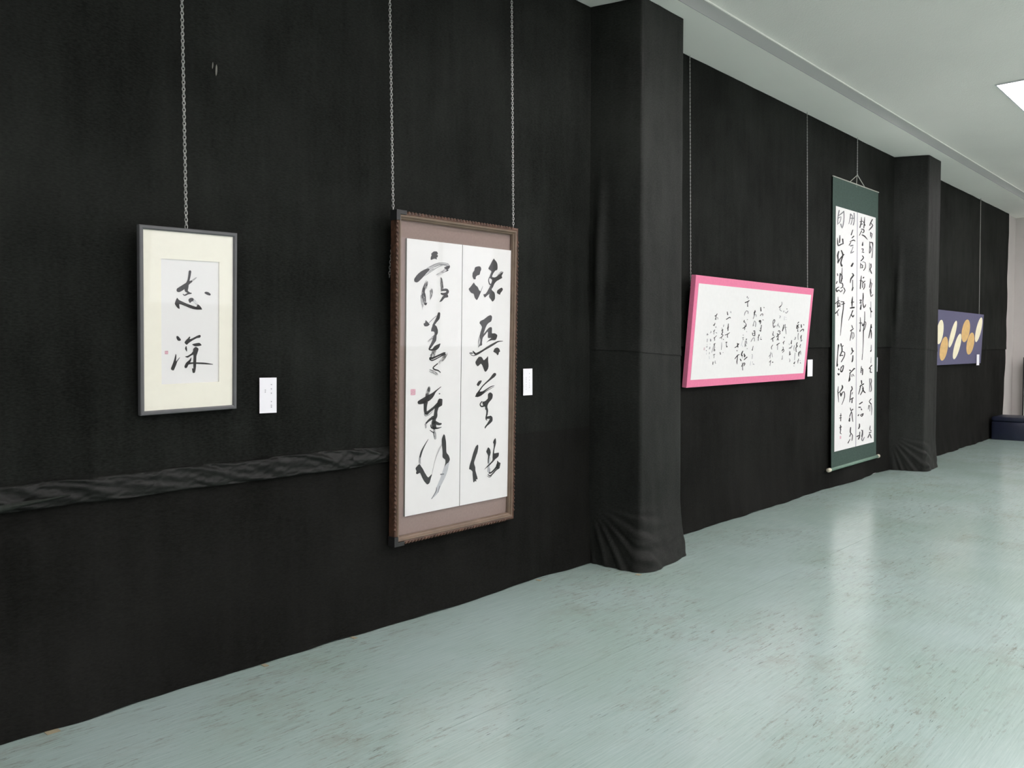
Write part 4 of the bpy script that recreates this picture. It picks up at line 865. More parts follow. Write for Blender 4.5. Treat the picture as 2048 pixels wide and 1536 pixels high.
S0 642,15221,587,15241 833,15230,605,15316 1127,15364,935,15434 1392,15492,1224,15543 1553,15594,1395,15630 1675,15684,1533,15713 1659,15720,1625,15728
S0 1203,15426,1242,15430 1155,15393,1316,15407 1190,15307,1358,15322 1225,15221,1401,15236 1260,15135,1443,15151 1296,15049,1485,15065 1382,15022,1428,15026
S0 2028,16459,2032,16477 2108,16430,2126,16505 2297,16426,2316,16507 2486,16422,2507,16509 2676,16419,2698,16510 2866,16415,2890,16512 2989,16451,2995,16474
S0 2200,16160,2183,16176 2308,16148,2240,16216 2517,16182,2447,16253 2727,16216,2654,16290 2938,16250,2862,16327 3150,16285,3071,16364 3216,16331,3197,16350
S0 2774,16475,2835,16476 2676,16429,2929,16434 2658,16119,2909,16122 2611,15788,2863,15785 2466,15393,2736,15384 2308,14966,2586,14958 2214,14536,2457,14531 2137,14086,2331,14081 2052,13596,2205,13592 1969,13093,2079,13089 2007,13072,2033,13071
#
S0 1563,12235,1662,12229 1383,12172,1794,12149 1357,11959,1677,11942 1323,11702,1570,11691 1266,11321,1484,11312 1200,10890,1420,10882 1113,10392,1379,10382 1069,10018,1371,10017 1416,10045,1167,10080 1490,10235,1301,10256 1436,10276,1391,10281
S0 2135,12326,2208,12329 2037,12268,2341,12281 2050,12209,2368,12223 2063,12150,2395,12165 2076,12091,2422,12106 2089,12033,2449,12048 2247,11976,2334,11979
S0 2851,12125,2883,12112 2735,12124,2869,12067 2490,12050,2676,11990 2285,11932,2561,11912 2319,11764,2638,11772 2341,11586,2670,11554 2063,11308,2322,11261 1802,11066,2013,11036 2040,11009,1945,11083 2251,11065,2168,11146 2428,11056,2427,11156 2661,11040,2671,11158 2804,11081,2807,11109
S0 2568,11479,2577,11497 2641,11444,2678,11517 2930,11416,3012,11490 3092,11373,3305,11400 3085,11216,3328,11199 2933,10995,3171,10956 2604,10748,2818,10699 2200,10484,2393,10436 2222,10434,2268,10422
#
S0 4934,19458,4963,19471 4947,19421,5066,19475 5144,19325,5409,19412 5195,19271,5622,19253 4912,19119,5264,19039 4530,18889,4872,18846 4450,18658,4732,18657 4464,18443,4637,18446 4524,18415,4566,18416
S0 5153,18806,5202,18809 5076,18768,5281,18779 5079,18575,5284,18585 5083,18382,5288,18391 5087,18188,5292,18198 5090,17995,5295,18004 5169,17964,5218,17966
S0 5277,18070,5365,18064 5090,18015,5456,17991 5039,17938,5390,17914 4988,17861,5325,17838 4937,17783,5259,17761 4886,17706,5194,17684 4962,17644,5036,17639
#
S0 5202,17101,5236,17101 5138,17077,5283,17075 4972,16827,5280,16824 4857,16562,5266,16567 4895,16267,5219,16276 4985,15965,5160,15971 5053,15938,5095,15939
S0 4451,15867,4437,15898 4626,15832,4571,15960 4885,15849,4826,15986 5144,15867,5081,16012 5405,15885,5338,16038 5667,15903,5596,16064 5837,15981,5820,16020
S0 4747,16415,4731,16432 4858,16402,4793,16473 5038,16429,4969,16502 5217,16456,5146,16531 5398,16482,5324,16561 5579,16509,5502,16590 5650,16556,5632,16576
S0 5334,15722,5392,15714 5195,15692,5440,15660 4980,15489,5214,15457 4741,15263,4955,15232 4431,14966,4595,14942 4098,14648,4203,14632 4117,14624,4142,14620
S0 5163,15648,5210,15644 5061,15622,5257,15603 4911,15429,5096,15416 4826,15243,5029,15255 4957,15063,5241,15136 5295,14936,5365,15101 5618,15058,5300,15111 5664,15192,5469,15214 5621,15234,5574,15239
#
S0 4975,14176,5021,14182 4931,14133,5125,14160 4985,14066,5193,14094 5039,13998,5261,14029 5093,13931,5329,13963 5147,13863,5397,13897 5280,13834,5340,13842
S0 4626,13527,4573,13551 4831,13526,4611,13627 5017,13593,4819,13683 5204,13659,5028,13739 5391,13726,5238,13796 5578,13793,5448,13852 5601,13838,5570,13852
S0 4950,13549,4992,13547 4873,13523,5047,13515 4736,13210,4949,13199 4618,12927,4849,12914 4562,12733,4745,12721 4525,12567,4640,12559 4560,12544,4587,12543
S1 5143,13306,5105,13322 5281,13308,5124,13373 5421,13361,5322,13434 5436,13381,5607,13425 5549,13239,5751,13252 5586,13048,5792,13038 5434,12906,5619,12871 5205,12762,5382,12722 5225,12717,5268,12707
S1 5185,13486,5221,13485 5127,13461,5274,13460 5102,13312,5264,13310 5078,13162,5254,13160 5054,13013,5244,13010 5029,12863,5235,12860 5103,12827,5153,12827
#
S0 5023,11881,5078,11885 4957,11836,5187,11852 4977,11759,5249,11778 4996,11683,5312,11704 5016,11606,5376,11630 5036,11530,5439,11556 5226,11471,5323,11477
S0 4811,11155,4771,11166 4928,11163,4763,11212 5111,11249,4934,11301 5295,11335,5106,11391 5479,11422,5278,11480 5664,11508,5450,11570 5654,11567,5603,11582
S0 5381,11106,5444,11104 5274,11065,5539,11055 5201,10808,5538,10793 5130,10596,5509,10565 5070,10508,5393,10450 5004,10447,5258,10385 5034,10382,5095,10367
#
S0 1534,9834,1611,9842 1461,9765,1781,9798 1490,9741,1796,9772 1518,9717,1810,9747 1547,9692,1824,9721 1575,9668,1838,9695 1715,9632,1778,9638
S0 1394,9377,1457,9382 1330,9321,1594,9344 1394,9210,1690,9247 1633,9100,1630,9231 1869,9191,1632,9253 1963,9301,1797,9338 1937,9343,1897,9352
S0 2281,9999,2333,9994 2183,9970,2397,9949 2068,9714,2278,9697 2023,9503,2236,9513 2310,9394,2309,9497 2686,9460,2419,9531 2890,9690,2611,9728 3009,9934,2761,9956 3013,10080,2784,10067 2740,10148,2853,10073 2452,10024,2613,9973 2132,9854,2284,9808 2141,9812,2178,9801
S0 2099,9583,2125,9603 2158,9529,2267,9612 2244,9512,2350,9592 2330,9494,2434,9572 2417,9477,2517,9552 2504,9460,2600,9532 2629,9468,2652,9485
#
S0 1556,8055,1586,8053 1506,8037,1628,8028 1421,7782,1617,7769 1369,7523,1615,7511 1415,7259,1641,7253 1492,6996,1676,6991 1554,6733,1707,6729 1615,6471,1738,6467 1666,6447,1695,6446
S0 2501,8140,2573,8145 2426,8079,2727,8100 2482,7975,2835,7980 2485,7884,2847,7829 2313,7738,2589,7662 2064,7586,2261,7517 1836,7490,1987,7425 1599,7409,1724,7350 1585,7368,1616,7353
S0 2121,7411,2195,7409 2011,7360,2321,7351 2010,7152,2381,7148 2289,6946,2223,7104 2553,7121,2241,7184 2699,7307,2481,7365 2921,7403,2794,7481 3012,7422,3188,7465 3129,7233,3354,7229 3120,6923,3339,6898 2844,6564,3013,6532 2466,6172,2584,6148 2491,6144,2519,6138
#
S0 2268,5319,2306,5316 2208,5296,2364,5284 2190,5109,2362,5096 2173,4922,2360,4908 2156,4736,2358,4719 2139,4549,2357,4531 2220,4504,2272,4500
S0 1958,5068,1949,5086 2055,5041,2017,5114 2160,5042,2122,5116 2266,5043,2228,5117 2372,5044,2334,5118 2478,5046,2440,5119 2546,5074,2537,5092
S0 1865,4844,1855,4865 1976,4812,1935,4897 2090,4812,2049,4898 2204,4812,2163,4898 2318,4813,2277,4899 2432,4813,2391,4899 2513,4846,2503,4867
#
S0 1887,3891,1871,3912 2006,3863,1936,3949 2134,3868,2061,3957 2262,3874,2187,3965 2390,3879,2312,3973 2519,3884,2438,3982 2595,3926,2575,3950
S0 2189,4162,2249,4157 2097,4125,2346,4107 2114,3869,2348,3850 2120,3634,2339,3614 2095,3465,2296,3441 2058,3315,2243,3291 2119,3274,2163,3268
S0 1992,3786,2016,3795 2009,3749,2107,3788 2085,3719,2184,3757 2162,3688,2261,3727 2238,3658,2337,3696 2315,3627,2414,3665 2407,3620,2431,3629
S0 2166,3311,2187,3321 2192,3274,2278,3317 2241,3256,2331,3301 2290,3237,2384,3285 2339,3219,2438,3269 2388,3201,2491,3252 2498,3196,2523,3209
#
S0 4374,9590,4412,9618 4458,9515,4615,9631 4554,9501,4696,9607 4649,9487,4778,9582 4745,9473,4859,9558 4840,9460,4941,9534 4971,9468,4995,9486
S0 4490,9208,4452,9224 4623,9207,4463,9273 4880,9292,4709,9361 5166,9389,4972,9461 5565,9536,5323,9623 5893,9652,5661,9763 5832,9658,5969,9759 5857,9651,6058,9687 5985,9629,6033,9638
S0 4703,9403,4750,9399 4620,9376,4813,9361 4503,9109,4764,9088 4390,8856,4711,8827 4249,8595,4621,8560 4214,8386,4552,8444 4665,8485,4383,8542 4820,8685,4639,8719 4783,8728,4740,8736
S0 5143,9150,5183,9149 5082,9124,5245,9119 5079,9066,5251,9060 5076,9007,5256,9002 5073,8949,5261,8943 5070,8891,5266,8884 5145,8855,5192,8853
S0 5379,9170,5414,9175 5357,9135,5503,9158 5421,9082,5575,9107 5485,9029,5647,9055 5550,8976,5719,9003 5614,8923,5791,8951 5722,8903,5764,8909
#
S0 5028,7928,5087,7933 4976,7875,5221,7899 5081,7740,5376,7755 5120,7630,5443,7593 4978,7520,5223,7451 4750,7393,4935,7334 4760,7342,4805,7328
S0 4910,7534,4965,7529 4815,7502,5042,7484 4721,7165,4972,7144 4635,6845,4894,6821 4572,6573,4790,6551 4517,6316,4678,6300 4570,6283,4608,6279
S0 5198,7051,5161,7057 5280,7066,5125,7092 5328,7113,5164,7141 5375,7161,5204,7190 5423,7208,5244,7239 5471,7256,5283,7288 5427,7298,5382,7306
S0 4693,6542,4667,6561 4825,6525,4713,6606 5028,6554,4907,6641 5231,6582,5102,6675 5435,6611,5298,6709 5640,6639,5494,6744 5701,6698,5665,6723
S0 5275,6718,5338,6713 5168,6682,5430,6662 5144,6566,5414,6545 5120,6450,5398,6428 5096,6335,5382,6311 5072,6219,5366,6195 5175,6160,5246,6154
#
S0 4748,5730,4794,5730 4689,5696,4882,5696 4743,5529,4966,5537 4910,5377,5025,5458 5290,5395,5133,5493 5596,5470,5403,5567 5624,5533,5578,5556
S0 5156,5378,5208,5368 5039,5361,5254,5317 4909,5235,5123,5191 4778,5110,4993,5066 4648,4985,4862,4940 4518,4860,4732,4815 4564,4809,4615,4798
S0 4584,4288,4467,4301 4788,4349,4304,4402 4776,4434,4357,4480 4765,4520,4409,4559 4753,4606,4462,4637 4741,4692,4515,4716 4664,4739,4610,4744
S0 5204,5239,5259,5237 5124,5204,5353,5194 5165,4966,5398,4956 5222,4725,5451,4719 5325,4482,5525,4479 5443,4239,5606,4237 5517,4210,5556,4209
#
S0 4890,3726,4953,3719 4782,3693,5042,3664 4704,3444,5007,3411 4670,3223,4994,3209 4813,3118,5064,3145 4898,3082,5126,3052 4767,2947,4974,2899 4559,2787,4768,2734 4598,2735,4648,2722
S0 4751,3170,4781,3181 4770,3126,4897,3171 5115,2981,5278,3021 5349,2828,5575,2827 5319,2592,5536,2563 5196,2318,5391,2287 5255,2275,5301,2267
S0 4772,2511,4807,2502 4684,2505,4830,2464 4543,2419,4710,2372 4401,2333,4591,2280 4261,2247,4471,2188 4120,2162,4352,2097 4157,2102,4212,2087
#seal
R3 2038,2739 2411,3034
''',
 'pink': '''
#
S0 18802,5012,18852,5014 18739,4969,18947,4978 18759,4909,18974,4919 18780,4850,19001,4859 18800,4790,19028,4800 18820,4730,19056,4740 18927,4689,18984,4691
S0 19325,5028,19365,5033 19289,4988,19456,5009 19308,4973,19463,4992 19327,4958,19471,4976 19347,4943,19478,4959 19366,4928,19486,4943 19431,4910,19460,4914
#
S0 18730,4338,18701,4348 18819,4342,18700,4386 19058,4452,18935,4502 19259,4530,19158,4594 19333,4529,19377,4610 19347,4519,19544,4547 19378,4463,19543,4458 19396,4374,19495,4368 19431,4354,19455,4352
#
S0 19141,4068,19167,4064 19086,4055,19194,4038 18978,3963,19166,3939 18914,3856,19153,3849 18990,3736,19177,3748 19109,3623,19218,3632 19165,3605,19191,3608
S1 19144,3682,19171,3680 19099,3663,19212,3657 19070,3545,19226,3540 19114,3436,19213,3496 19321,3490,19181,3531 19419,3581,19306,3610 19403,3613,19375,3620
#
S0 19153,3233,19182,3227 19089,3220,19208,3197 18993,3117,19124,3094 18933,3018,19074,3011 19002,2949,19107,2972 19105,2905,19177,2930 19163,2900,19180,2906
#
S0 18960,2546,19017,2540 18855,2511,19092,2486 18824,2393,19045,2371 18814,2278,19011,2269 18868,2186,19016,2191 18941,2108,19037,2114 18989,2092,19012,2093
S0 18951,2369,18913,2377 19038,2386,18879,2418 19158,2532,19023,2564 19183,2604,19237,2649 19238,2496,19348,2500 19315,2301,19413,2302 19359,2282,19383,2283
#
S0 18990,1936,19014,1934 18948,1922,19046,1911 18903,1808,19021,1796 18872,1696,18999,1686 18883,1595,18987,1589 18908,1499,18979,1495 18936,1484,18953,1483
S1 18805,1676,18786,1683 18862,1679,18781,1707 18919,1711,18842,1738 18977,1743,18902,1769 19035,1775,18963,1800 19092,1807,19023,1831 19088,1828,19072,1834
S1 19257,1752,19262,1762 19292,1731,19314,1770 19322,1726,19344,1766 19352,1722,19374,1761 19382,1717,19404,1757 19411,1713,19433,1752 19464,1721,19469,1731
S0 19371,1572,19396,1580 19374,1537,19479,1571 19409,1521,19509,1553 19445,1505,19539,1535 19480,1489,19570,1518 19516,1473,19600,1500 19582,1465,19603,1472
#
S0 18280,5234,18315,5224 18188,5223,18330,5183 18141,5189,18280,5151 18093,5156,18229,5118 18046,5123,18179,5086 17999,5090,18129,5054 18013,5053,18044,5044
S0 17968,4963,18011,4961 17896,4932,18075,4924 17892,4852,18061,4844 17888,4773,18046,4765 17884,4693,18032,4686 17880,4613,18017,4606 17929,4584,17962,4583
S0 18364,4996,18396,4980 18250,4997,18380,4933 18115,4945,18254,4893 18032,4861,18194,4872 18196,4772,18315,4806 18306,4716,18444,4706 18179,4684,18263,4630 17946,4642,18025,4578 17911,4605,17930,4589
S0 18165,4865,18199,4858 18086,4848,18229,4822 18057,4816,18199,4790 18027,4784,18169,4757 17997,4752,18139,4725 17967,4720,18109,4693 17997,4683,18031,4677
S0 18211,4574,18241,4573 18162,4552,18287,4547 18148,4443,18292,4439 18161,4349,18303,4368 18319,4328,18275,4381 18407,4358,18350,4393 18421,4381,18408,4390
#
S1 18408,4228,18441,4226 18351,4205,18489,4196 18334,4100,18467,4093 18335,3977,18460,3976 18386,3808,18498,3810 18454,3624,18551,3626 18497,3606,18521,3607
S1 17885,3878,17924,3877 17820,3850,17986,3842 17818,3744,17978,3733 17804,3671,17942,3639 17783,3669,17796,3616 17695,3674,17679,3634 17647,3664,17643,3654
#
S0 18406,3403,18445,3393 18308,3389,18471,3349 18216,3307,18375,3275 18156,3210,18323,3207 18232,3101,18410,3120 18293,3024,18502,3009 18218,2987,18381,2938 18119,2895,18285,2882 18181,2724,18336,2729 18285,2532,18434,2539 18357,2505,18393,2507
S1 17844,3132,17867,3130 17802,3118,17898,3109 17760,2988,17866,2980 17743,2859,17853,2857 17802,2742,17898,2747 17885,2631,17964,2637 17925,2618,17945,2619
S1 18274,3197,18303,3203 18263,3163,18381,3190 18321,3124,18436,3149 18379,3084,18491,3109 18437,3044,18546,3068 18495,3004,18601,3028 18566,2992,18591,2997
#
S1 18145,2460,18168,2459 18108,2443,18205,2438 18106,2283,18204,2278 18108,2123,18205,2118 18120,1962,18212,1958 18137,1801,18220,1797 18170,1784,18190,1783
#
S0 18283,1669,18319,1659 18194,1657,18344,1618 18112,1587,18257,1548 18046,1532,18176,1490 18033,1524,18107,1470 18029,1523,18051,1470 17982,1502,17987,1489
S0 18240,1595,18267,1592 18191,1580,18301,1567 18182,1548,18288,1535 18172,1516,18275,1503 18162,1484,18262,1471 18153,1451,18249,1440 18183,1429,18206,1426
S1 18074,1289,18080,1299 18114,1264,18138,1308 18143,1261,18166,1303 18173,1258,18195,1297 18203,1254,18223,1291 18233,1251,18252,1285 18277,1258,18281,1266
#
S0 17150,3591,17183,3589 17095,3568,17234,3560 17081,3493,17237,3484 17066,3418,17239,3408 17052,3343,17242,3332 17037,3268,17245,3256 17113,3224,17162,3221
S1 16851,2849,16842,2863 16924,2830,16889,2889 17083,2836,17017,2902 17249,2875,17106,2923 17330,2977,17183,3002 17378,3092,17259,3109 17345,3120,17317,3124
S1 16694,3280,16717,3282 16673,3256,16770,3267 16689,3236,16786,3247 16705,3216,16802,3227 16721,3196,16818,3207 16738,3176,16835,3187 16790,3161,16813,3163
S1 16736,2846,16722,2855 16797,2841,16737,2880 16876,2859,16811,2901 16955,2877,16886,2922 17035,2895,16960,2944 17115,2914,17035,2965 17135,2946,17116,2959
#
S0 16907,2595,16933,2605 16918,2556,17024,2599 16984,2534,17095,2559 17023,2499,17144,2492 16954,2371,17110,2354 16912,2242,17085,2267 17167,2266,17040,2317 17301,2356,17202,2391 17295,2386,17271,2395
S0 16870,2445,16858,2455 16929,2436,16882,2478 16984,2447,16939,2486 17039,2457,16996,2495 17095,2468,17053,2504 17150,2478,17110,2513 17169,2497,17160,2506
#
S1 17124,1950,17148,1945 17071,1940,17168,1919 17061,1930,17159,1909 17052,1920,17149,1899 17043,1911,17140,1889 17033,1901,17130,1879 17054,1875,17077,1870
S1 17225,1868,17250,1866 17180,1853,17284,1842 17165,1808,17273,1796 17150,1763,17262,1751 17135,1718,17251,1705 17120,1673,17240,1659 17159,1645,17188,1642
#
S1 15019,6117,15051,6115 14964,6095,15095,6087 14960,6070,15087,6062 14956,6045,15080,6038 14953,6020,15072,6013 14949,5996,15064,5989 14987,5971,15015,5969
S1 15326,5998,15348,6005 15323,5968,15415,5997 15427,5910,15501,5948 15600,5888,15534,5931 15750,5981,15648,6007 15892,6102,15787,6126 15876,6131,15851,6137
S0 15503,6298,15528,6311 15520,6256,15626,6311 15534,6252,15637,6305 15548,6248,15649,6300 15562,6245,15660,6295 15575,6241,15671,6290 15664,6240,15687,6252
#
S2 15258,5643,15278,5643 15227,5627,15310,5626 15232,5548,15319,5548 15236,5470,15327,5470 15240,5392,15336,5391 15245,5313,15344,5312 15284,5293,15308,5293
S2 15465,5557,15474,5566 15494,5534,15530,5574 15517,5529,15553,5569 15541,5525,15577,5565 15565,5521,15601,5560 15589,5516,15624,5556 15644,5524,15653,5533
S2 15513,5377,15517,5386 15542,5360,15561,5395 15577,5356,15596,5390 15612,5351,15631,5386 15647,5347,15666,5382 15683,5343,15701,5378 15726,5352,15731,5360
#
S0 15292,4930,15327,4926 15224,4908,15371,4892 15179,4804,15326,4789 15137,4688,15285,4676 15099,4535,15255,4525 15064,4372,15229,4361 15120,4335,15160,4333
S0 15296,4710,15328,4707 15235,4691,15366,4676 15209,4641,15347,4626 15182,4592,15329,4576 15155,4543,15310,4526 15128,4494,15291,4476 15176,4456,15215,4451
S1 15545,4970,15577,4969 15492,4946,15626,4941 15476,4840,15621,4837 15489,4722,15637,4730 15582,4589,15721,4604 15696,4446,15826,4458 15788,4285,15904,4292 15879,4114,15978,4120 15925,4097,15949,4098
S1 15430,4679,15427,4691 15487,4660,15475,4711 15599,4664,15589,4711 15712,4667,15702,4711 15825,4671,15816,4711 15939,4674,15931,4710 15973,4688,15971,4697
#
S1 15522,3803,15507,3809 15571,3803,15510,3830 15646,3828,15580,3866 15618,3845,15717,3869 15615,3811,15720,3804 15607,3742,15691,3734 15635,3723,15655,3721
#
S0 15402,3324,15383,3331 15460,3326,15382,3357 15543,3365,15462,3397 15626,3404,15542,3437 15710,3443,15622,3478 15794,3482,15703,3518 15793,3512,15771,3521
S0 15570,3444,15598,3443 15526,3423,15643,3418 15525,3373,15643,3369 15525,3324,15643,3319 15525,3274,15642,3269 15525,3225,15642,3220 15569,3200,15598,3199
#
S0 15515,3005,15541,3008 15491,2978,15601,2990 15552,2904,15666,2910 15571,2835,15684,2815 15418,2724,15527,2692 15320,2605,15389,2651 15568,2669,15474,2716 15748,2736,15715,2794 15748,2707,15871,2715 15752,2635,15865,2615 15660,2583,15751,2547 15520,2527,15605,2488 15516,2498,15536,2488
#
S1 15614,2245,15634,2244 15583,2230,15667,2227 15583,2161,15675,2157 15583,2091,15684,2087 15583,2022,15692,2017 15583,1952,15701,1947 15629,1927,15658,1926
S0 15487,1903,15483,1921 15568,1874,15552,1947 15586,1877,15571,1944 15603,1879,15589,1941 15621,1882,15608,1938 15638,1884,15627,1935 15687,1903,15684,1915
#
S1 14437,6849,14460,6852 14414,6827,14508,6838 14468,6741,14570,6750 14487,6664,14600,6657 14409,6592,14525,6566 14294,6516,14421,6482 14309,6478,14339,6470
S0 14384,6526,14412,6516 14300,6519,14415,6479 14214,6479,14343,6431 14139,6446,14259,6387 14074,6422,14158,6362 14000,6397,14064,6347 13974,6366,13989,6354
S1 14204,6358,14227,6358 14167,6340,14265,6339 14163,6234,14270,6238 14211,6133,14306,6160 14401,6076,14449,6117 14616,6040,14650,6080 14671,6048,14679,6057
#
S1 14277,5667,14287,5676 14300,5644,14343,5681 14378,5624,14447,5659 14410,5608,14524,5607 14367,5543,14461,5526 14288,5457,14362,5441 14301,5436,14319,5432
#
S1 14202,5034,14220,5031 14161,5025,14237,5011 14107,4961,14187,4947 14053,4897,14137,4882 13999,4834,14087,4818 13945,4770,14037,4753 13966,4746,13988,4742
S1 14148,4915,14167,4920 14139,4891,14222,4911 14217,4833,14303,4854 14294,4775,14384,4798 14371,4718,14465,4741 14449,4660,14546,4684 14513,4649,14536,4655
#
S0 14293,4293,14266,4301 14366,4301,14253,4334 14438,4349,14330,4391 14460,4366,14478,4429 14535,4331,14640,4374 14661,4264,14773,4302 14747,4255,14774,4264
S0 14548,4262,14574,4269 14537,4229,14648,4256 14576,4200,14688,4227 14616,4171,14728,4198 14656,4142,14768,4169 14696,4113,14808,4140 14770,4100,14797,4107
S0 14095,4142,14126,4156 14112,4091,14241,4151 14234,4043,14380,4090 14289,4013,14468,3998 14201,3954,14340,3905 14042,3873,14166,3823 14042,3831,14072,3819
S0 14406,4023,14385,4038 14502,4014,14415,4077 14542,4025,14459,4086 14582,4037,14503,4094 14622,4049,14548,4103 14662,4061,14592,4112 14685,4092,14669,4104
S0 14232,3933,14246,3949 14278,3895,14336,3960 14325,3886,14382,3949 14372,3877,14428,3939 14419,3869,14473,3929 14466,3860,14519,3918 14548,3870,14561,3884
S0 14424,3844,14462,3837 14343,3824,14500,3797 14305,3764,14453,3739 14266,3705,14407,3681 14228,3645,14361,3622 14190,3586,14315,3564 14220,3554,14250,3548
S0 14358,3713,14385,3719 14348,3680,14459,3706 14387,3651,14498,3677 14427,3621,14538,3648 14467,3592,14578,3618 14506,3563,14618,3589 14580,3550,14607,3556
#
S0 14223,3120,14199,3132 14310,3119,14207,3170 14504,3193,14400,3245 14673,3254,14581,3309 14771,3283,14716,3332 14857,3304,14825,3338 14879,3322,14872,3330
S1 14446,3246,14473,3245 14405,3224,14520,3222 14422,3106,14533,3104 14439,2988,14545,2986 14456,2871,14558,2868 14473,2753,14571,2750 14513,2732,14536,2732
#
S0 13324,5338,13353,5329 13243,5329,13364,5292 13166,5270,13276,5241 13102,5199,13210,5185 13071,5087,13190,5084 13104,4984,13206,5015 13302,4970,13253,5019 13456,5031,13354,5054 13513,5155,13383,5162 13512,5279,13371,5270 13413,5328,13354,5281 13309,5331,13298,5289 13262,5318,13259,5308
S0 13131,5020,13157,5022 13100,4996,13209,5003 13182,4778,13329,4791 13308,4608,13419,4665 13557,4671,13428,4711 13680,4802,13578,4826 13663,4831,13639,4837
#
S0 13381,4331,13408,4329 13336,4312,13447,4305 13322,4224,13434,4217 13308,4137,13420,4130 13295,4050,13406,4043 13281,3963,13393,3956 13320,3938,13347,3936
S1 13217,4128,13238,4135 13218,4099,13303,4128 13304,4051,13389,4080 13390,4004,13475,4033 13476,3956,13562,3985 13563,3908,13649,3937 13628,3901,13649,3908
#
S0 13037,3614,13022,3622 13094,3612,13032,3647 13319,3674,13224,3727 13523,3735,13408,3798 13661,3793,13569,3843 13776,3851,13723,3879 13783,3871,13770,3878
S0 13319,3715,13352,3718 13283,3683,13422,3694 13317,3625,13456,3636 13351,3567,13491,3578 13385,3509,13525,3520 13420,3451,13559,3462 13490,3426,13523,3429
#
S0 13518,3184,13539,3179 13466,3176,13553,3154 13328,3067,13434,3042 13231,2958,13359,2946 13276,2864,13392,2877 13365,2787,13465,2805 13426,2773,13450,2777
#
S1 13240,2581,13259,2580 13209,2566,13289,2562 13204,2431,13288,2426 13199,2295,13287,2290 13193,2159,13285,2154 13188,2023,13284,2017 13224,2002,13247,2000
S1 13018,2156,12994,2163 13079,2164,12981,2193 13151,2222,13056,2249 13223,2280,13132,2306 13296,2338,13208,2363 13368,2396,13283,2420 13356,2421,13336,2427
S1 13464,2500,13483,2501 13444,2482,13522,2487 13495,2394,13573,2399 13547,2306,13625,2311 13599,2218,13677,2223 13651,2129,13729,2134 13690,2115,13708,2116
#
S1 13388,1886,13415,1884 13344,1866,13456,1858 13338,1749,13447,1742 13333,1633,13438,1625 13328,1516,13428,1508 13322,1399,13419,1392 13358,1377,13381,1375
S0 13160,1670,13138,1678 13223,1674,13132,1708 13281,1707,13189,1741 13339,1740,13247,1774 13397,1773,13305,1807 13454,1806,13362,1840 13449,1836,13426,1844
S0 13675,1676,13675,1698 13768,1635,13771,1728 13788,1633,13791,1726 13808,1632,13811,1725 13828,1631,13831,1724 13848,1629,13851,1722 13944,1658,13945,1681
#
S0 10614,6287,10645,6289 10574,6257,10703,6265 10592,6181,10736,6190 10611,6105,10769,6114 10629,6029,10802,6039 10648,5953,10835,5963 10732,5918,10777,5921
S0 11171,6302,11200,6307 11147,6269,11269,6290 11154,6260,11277,6281 11162,6251,11285,6272 11170,6242,11293,6263 11178,6233,11301,6254 11247,6216,11276,6221
#
S0 10661,5554,10638,5562 10727,5562,10630,5593 10869,5661,10783,5691 10988,5727,10933,5767 11032,5718,11095,5763 11067,5689,11193,5705 11081,5640,11189,5636 11081,5572,11154,5567 11104,5556,11122,5554
#
S0 10504,5079,10480,5092 10589,5080,10489,5130 10710,5121,10601,5184 10779,5139,10742,5224 10782,5140,10910,5190 10821,5111,10967,5112 10806,5018,10935,5006 10763,4899,10878,4887 10797,4871,10825,4868
S0 10700,5241,10728,5240 10655,5218,10772,5215 10649,5173,10777,5170 10643,5128,10782,5125 10637,5083,10787,5079 10632,5038,10792,5034 10692,5004,10731,5003
S0 11163,5248,11173,5261 11206,5217,11245,5274 11231,5214,11269,5269 11256,5211,11293,5264 11282,5207,11318,5259 11307,5204,11342,5254 11371,5215,11380,5227
#
S0 11047,4834,11079,4833 10995,4809,11128,4804 10999,4692,11111,4687 10996,4572,11098,4568 10968,4447,11101,4440 10933,4320,11109,4310 10995,4280,11038,4278
S0 10869,4514,10853,4523 10929,4513,10862,4550 10980,4532,10915,4568 11031,4552,10968,4586 11081,4572,11021,4605 11132,4591,11074,4623 11140,4614,11126,4622
S1 10724,4395,10740,4403 10735,4368,10800,4402 10799,4341,10866,4376 10863,4314,10933,4350 10927,4287,10999,4324 10991,4259,11066,4298 11060,4257,11078,4267
#
S0 10794,4065,10822,4062 10742,4047,10857,4034 10700,3931,10818,3920 10671,3807,10788,3800 10682,3663,10786,3661 10707,3514,10794,3512 10742,3495,10763,3495
S0 10645,3764,10623,3770 10700,3773,10609,3798 10757,3824,10669,3847 10815,3874,10730,3897 10872,3925,10790,3947 10929,3976,10851,3997 10917,3999,10899,4004
S1 11082,3800,11079,3811 11132,3783,11122,3830 11151,3784,11142,3829 11171,3784,11162,3828 11191,3785,11182,3827 11211,3786,11202,3827 11247,3802,11245,3812
S0 11049,3664,11059,3679 11096,3629,11138,3691 11149,3621,11189,3682 11201,3613,11240,3672 11253,3604,11292,3662 11306,3596,11343,3653 11378,3608,11387,3621
#
S0 9499,5775,9478,5787 9583,5773,9493,5825 9639,5791,9545,5846 9695,5809,9597,5866 9752,5827,9649,5887 9808,5845,9700,5907 9827,5890,9801,5905
S0 9689,6009,9719,6006 9631,5987,9757,5976 9567,5881,9739,5866 9523,5770,9721,5761 9540,5659,9700,5657 9577,5552,9677,5551 9616,5531,9640,5531
S1 9658,5609,9682,5606 9610,5595,9706,5581 9567,5522,9663,5509 9524,5450,9620,5436 9481,5378,9577,5364 9438,5305,9533,5291 9462,5281,9485,5277
S1 9643,5658,9645,5667 9678,5641,9686,5679 9802,5631,9823,5673 9883,5616,9960,5645 9920,5563,10013,5570 9947,5487,10032,5491 9985,5471,10005,5471
#
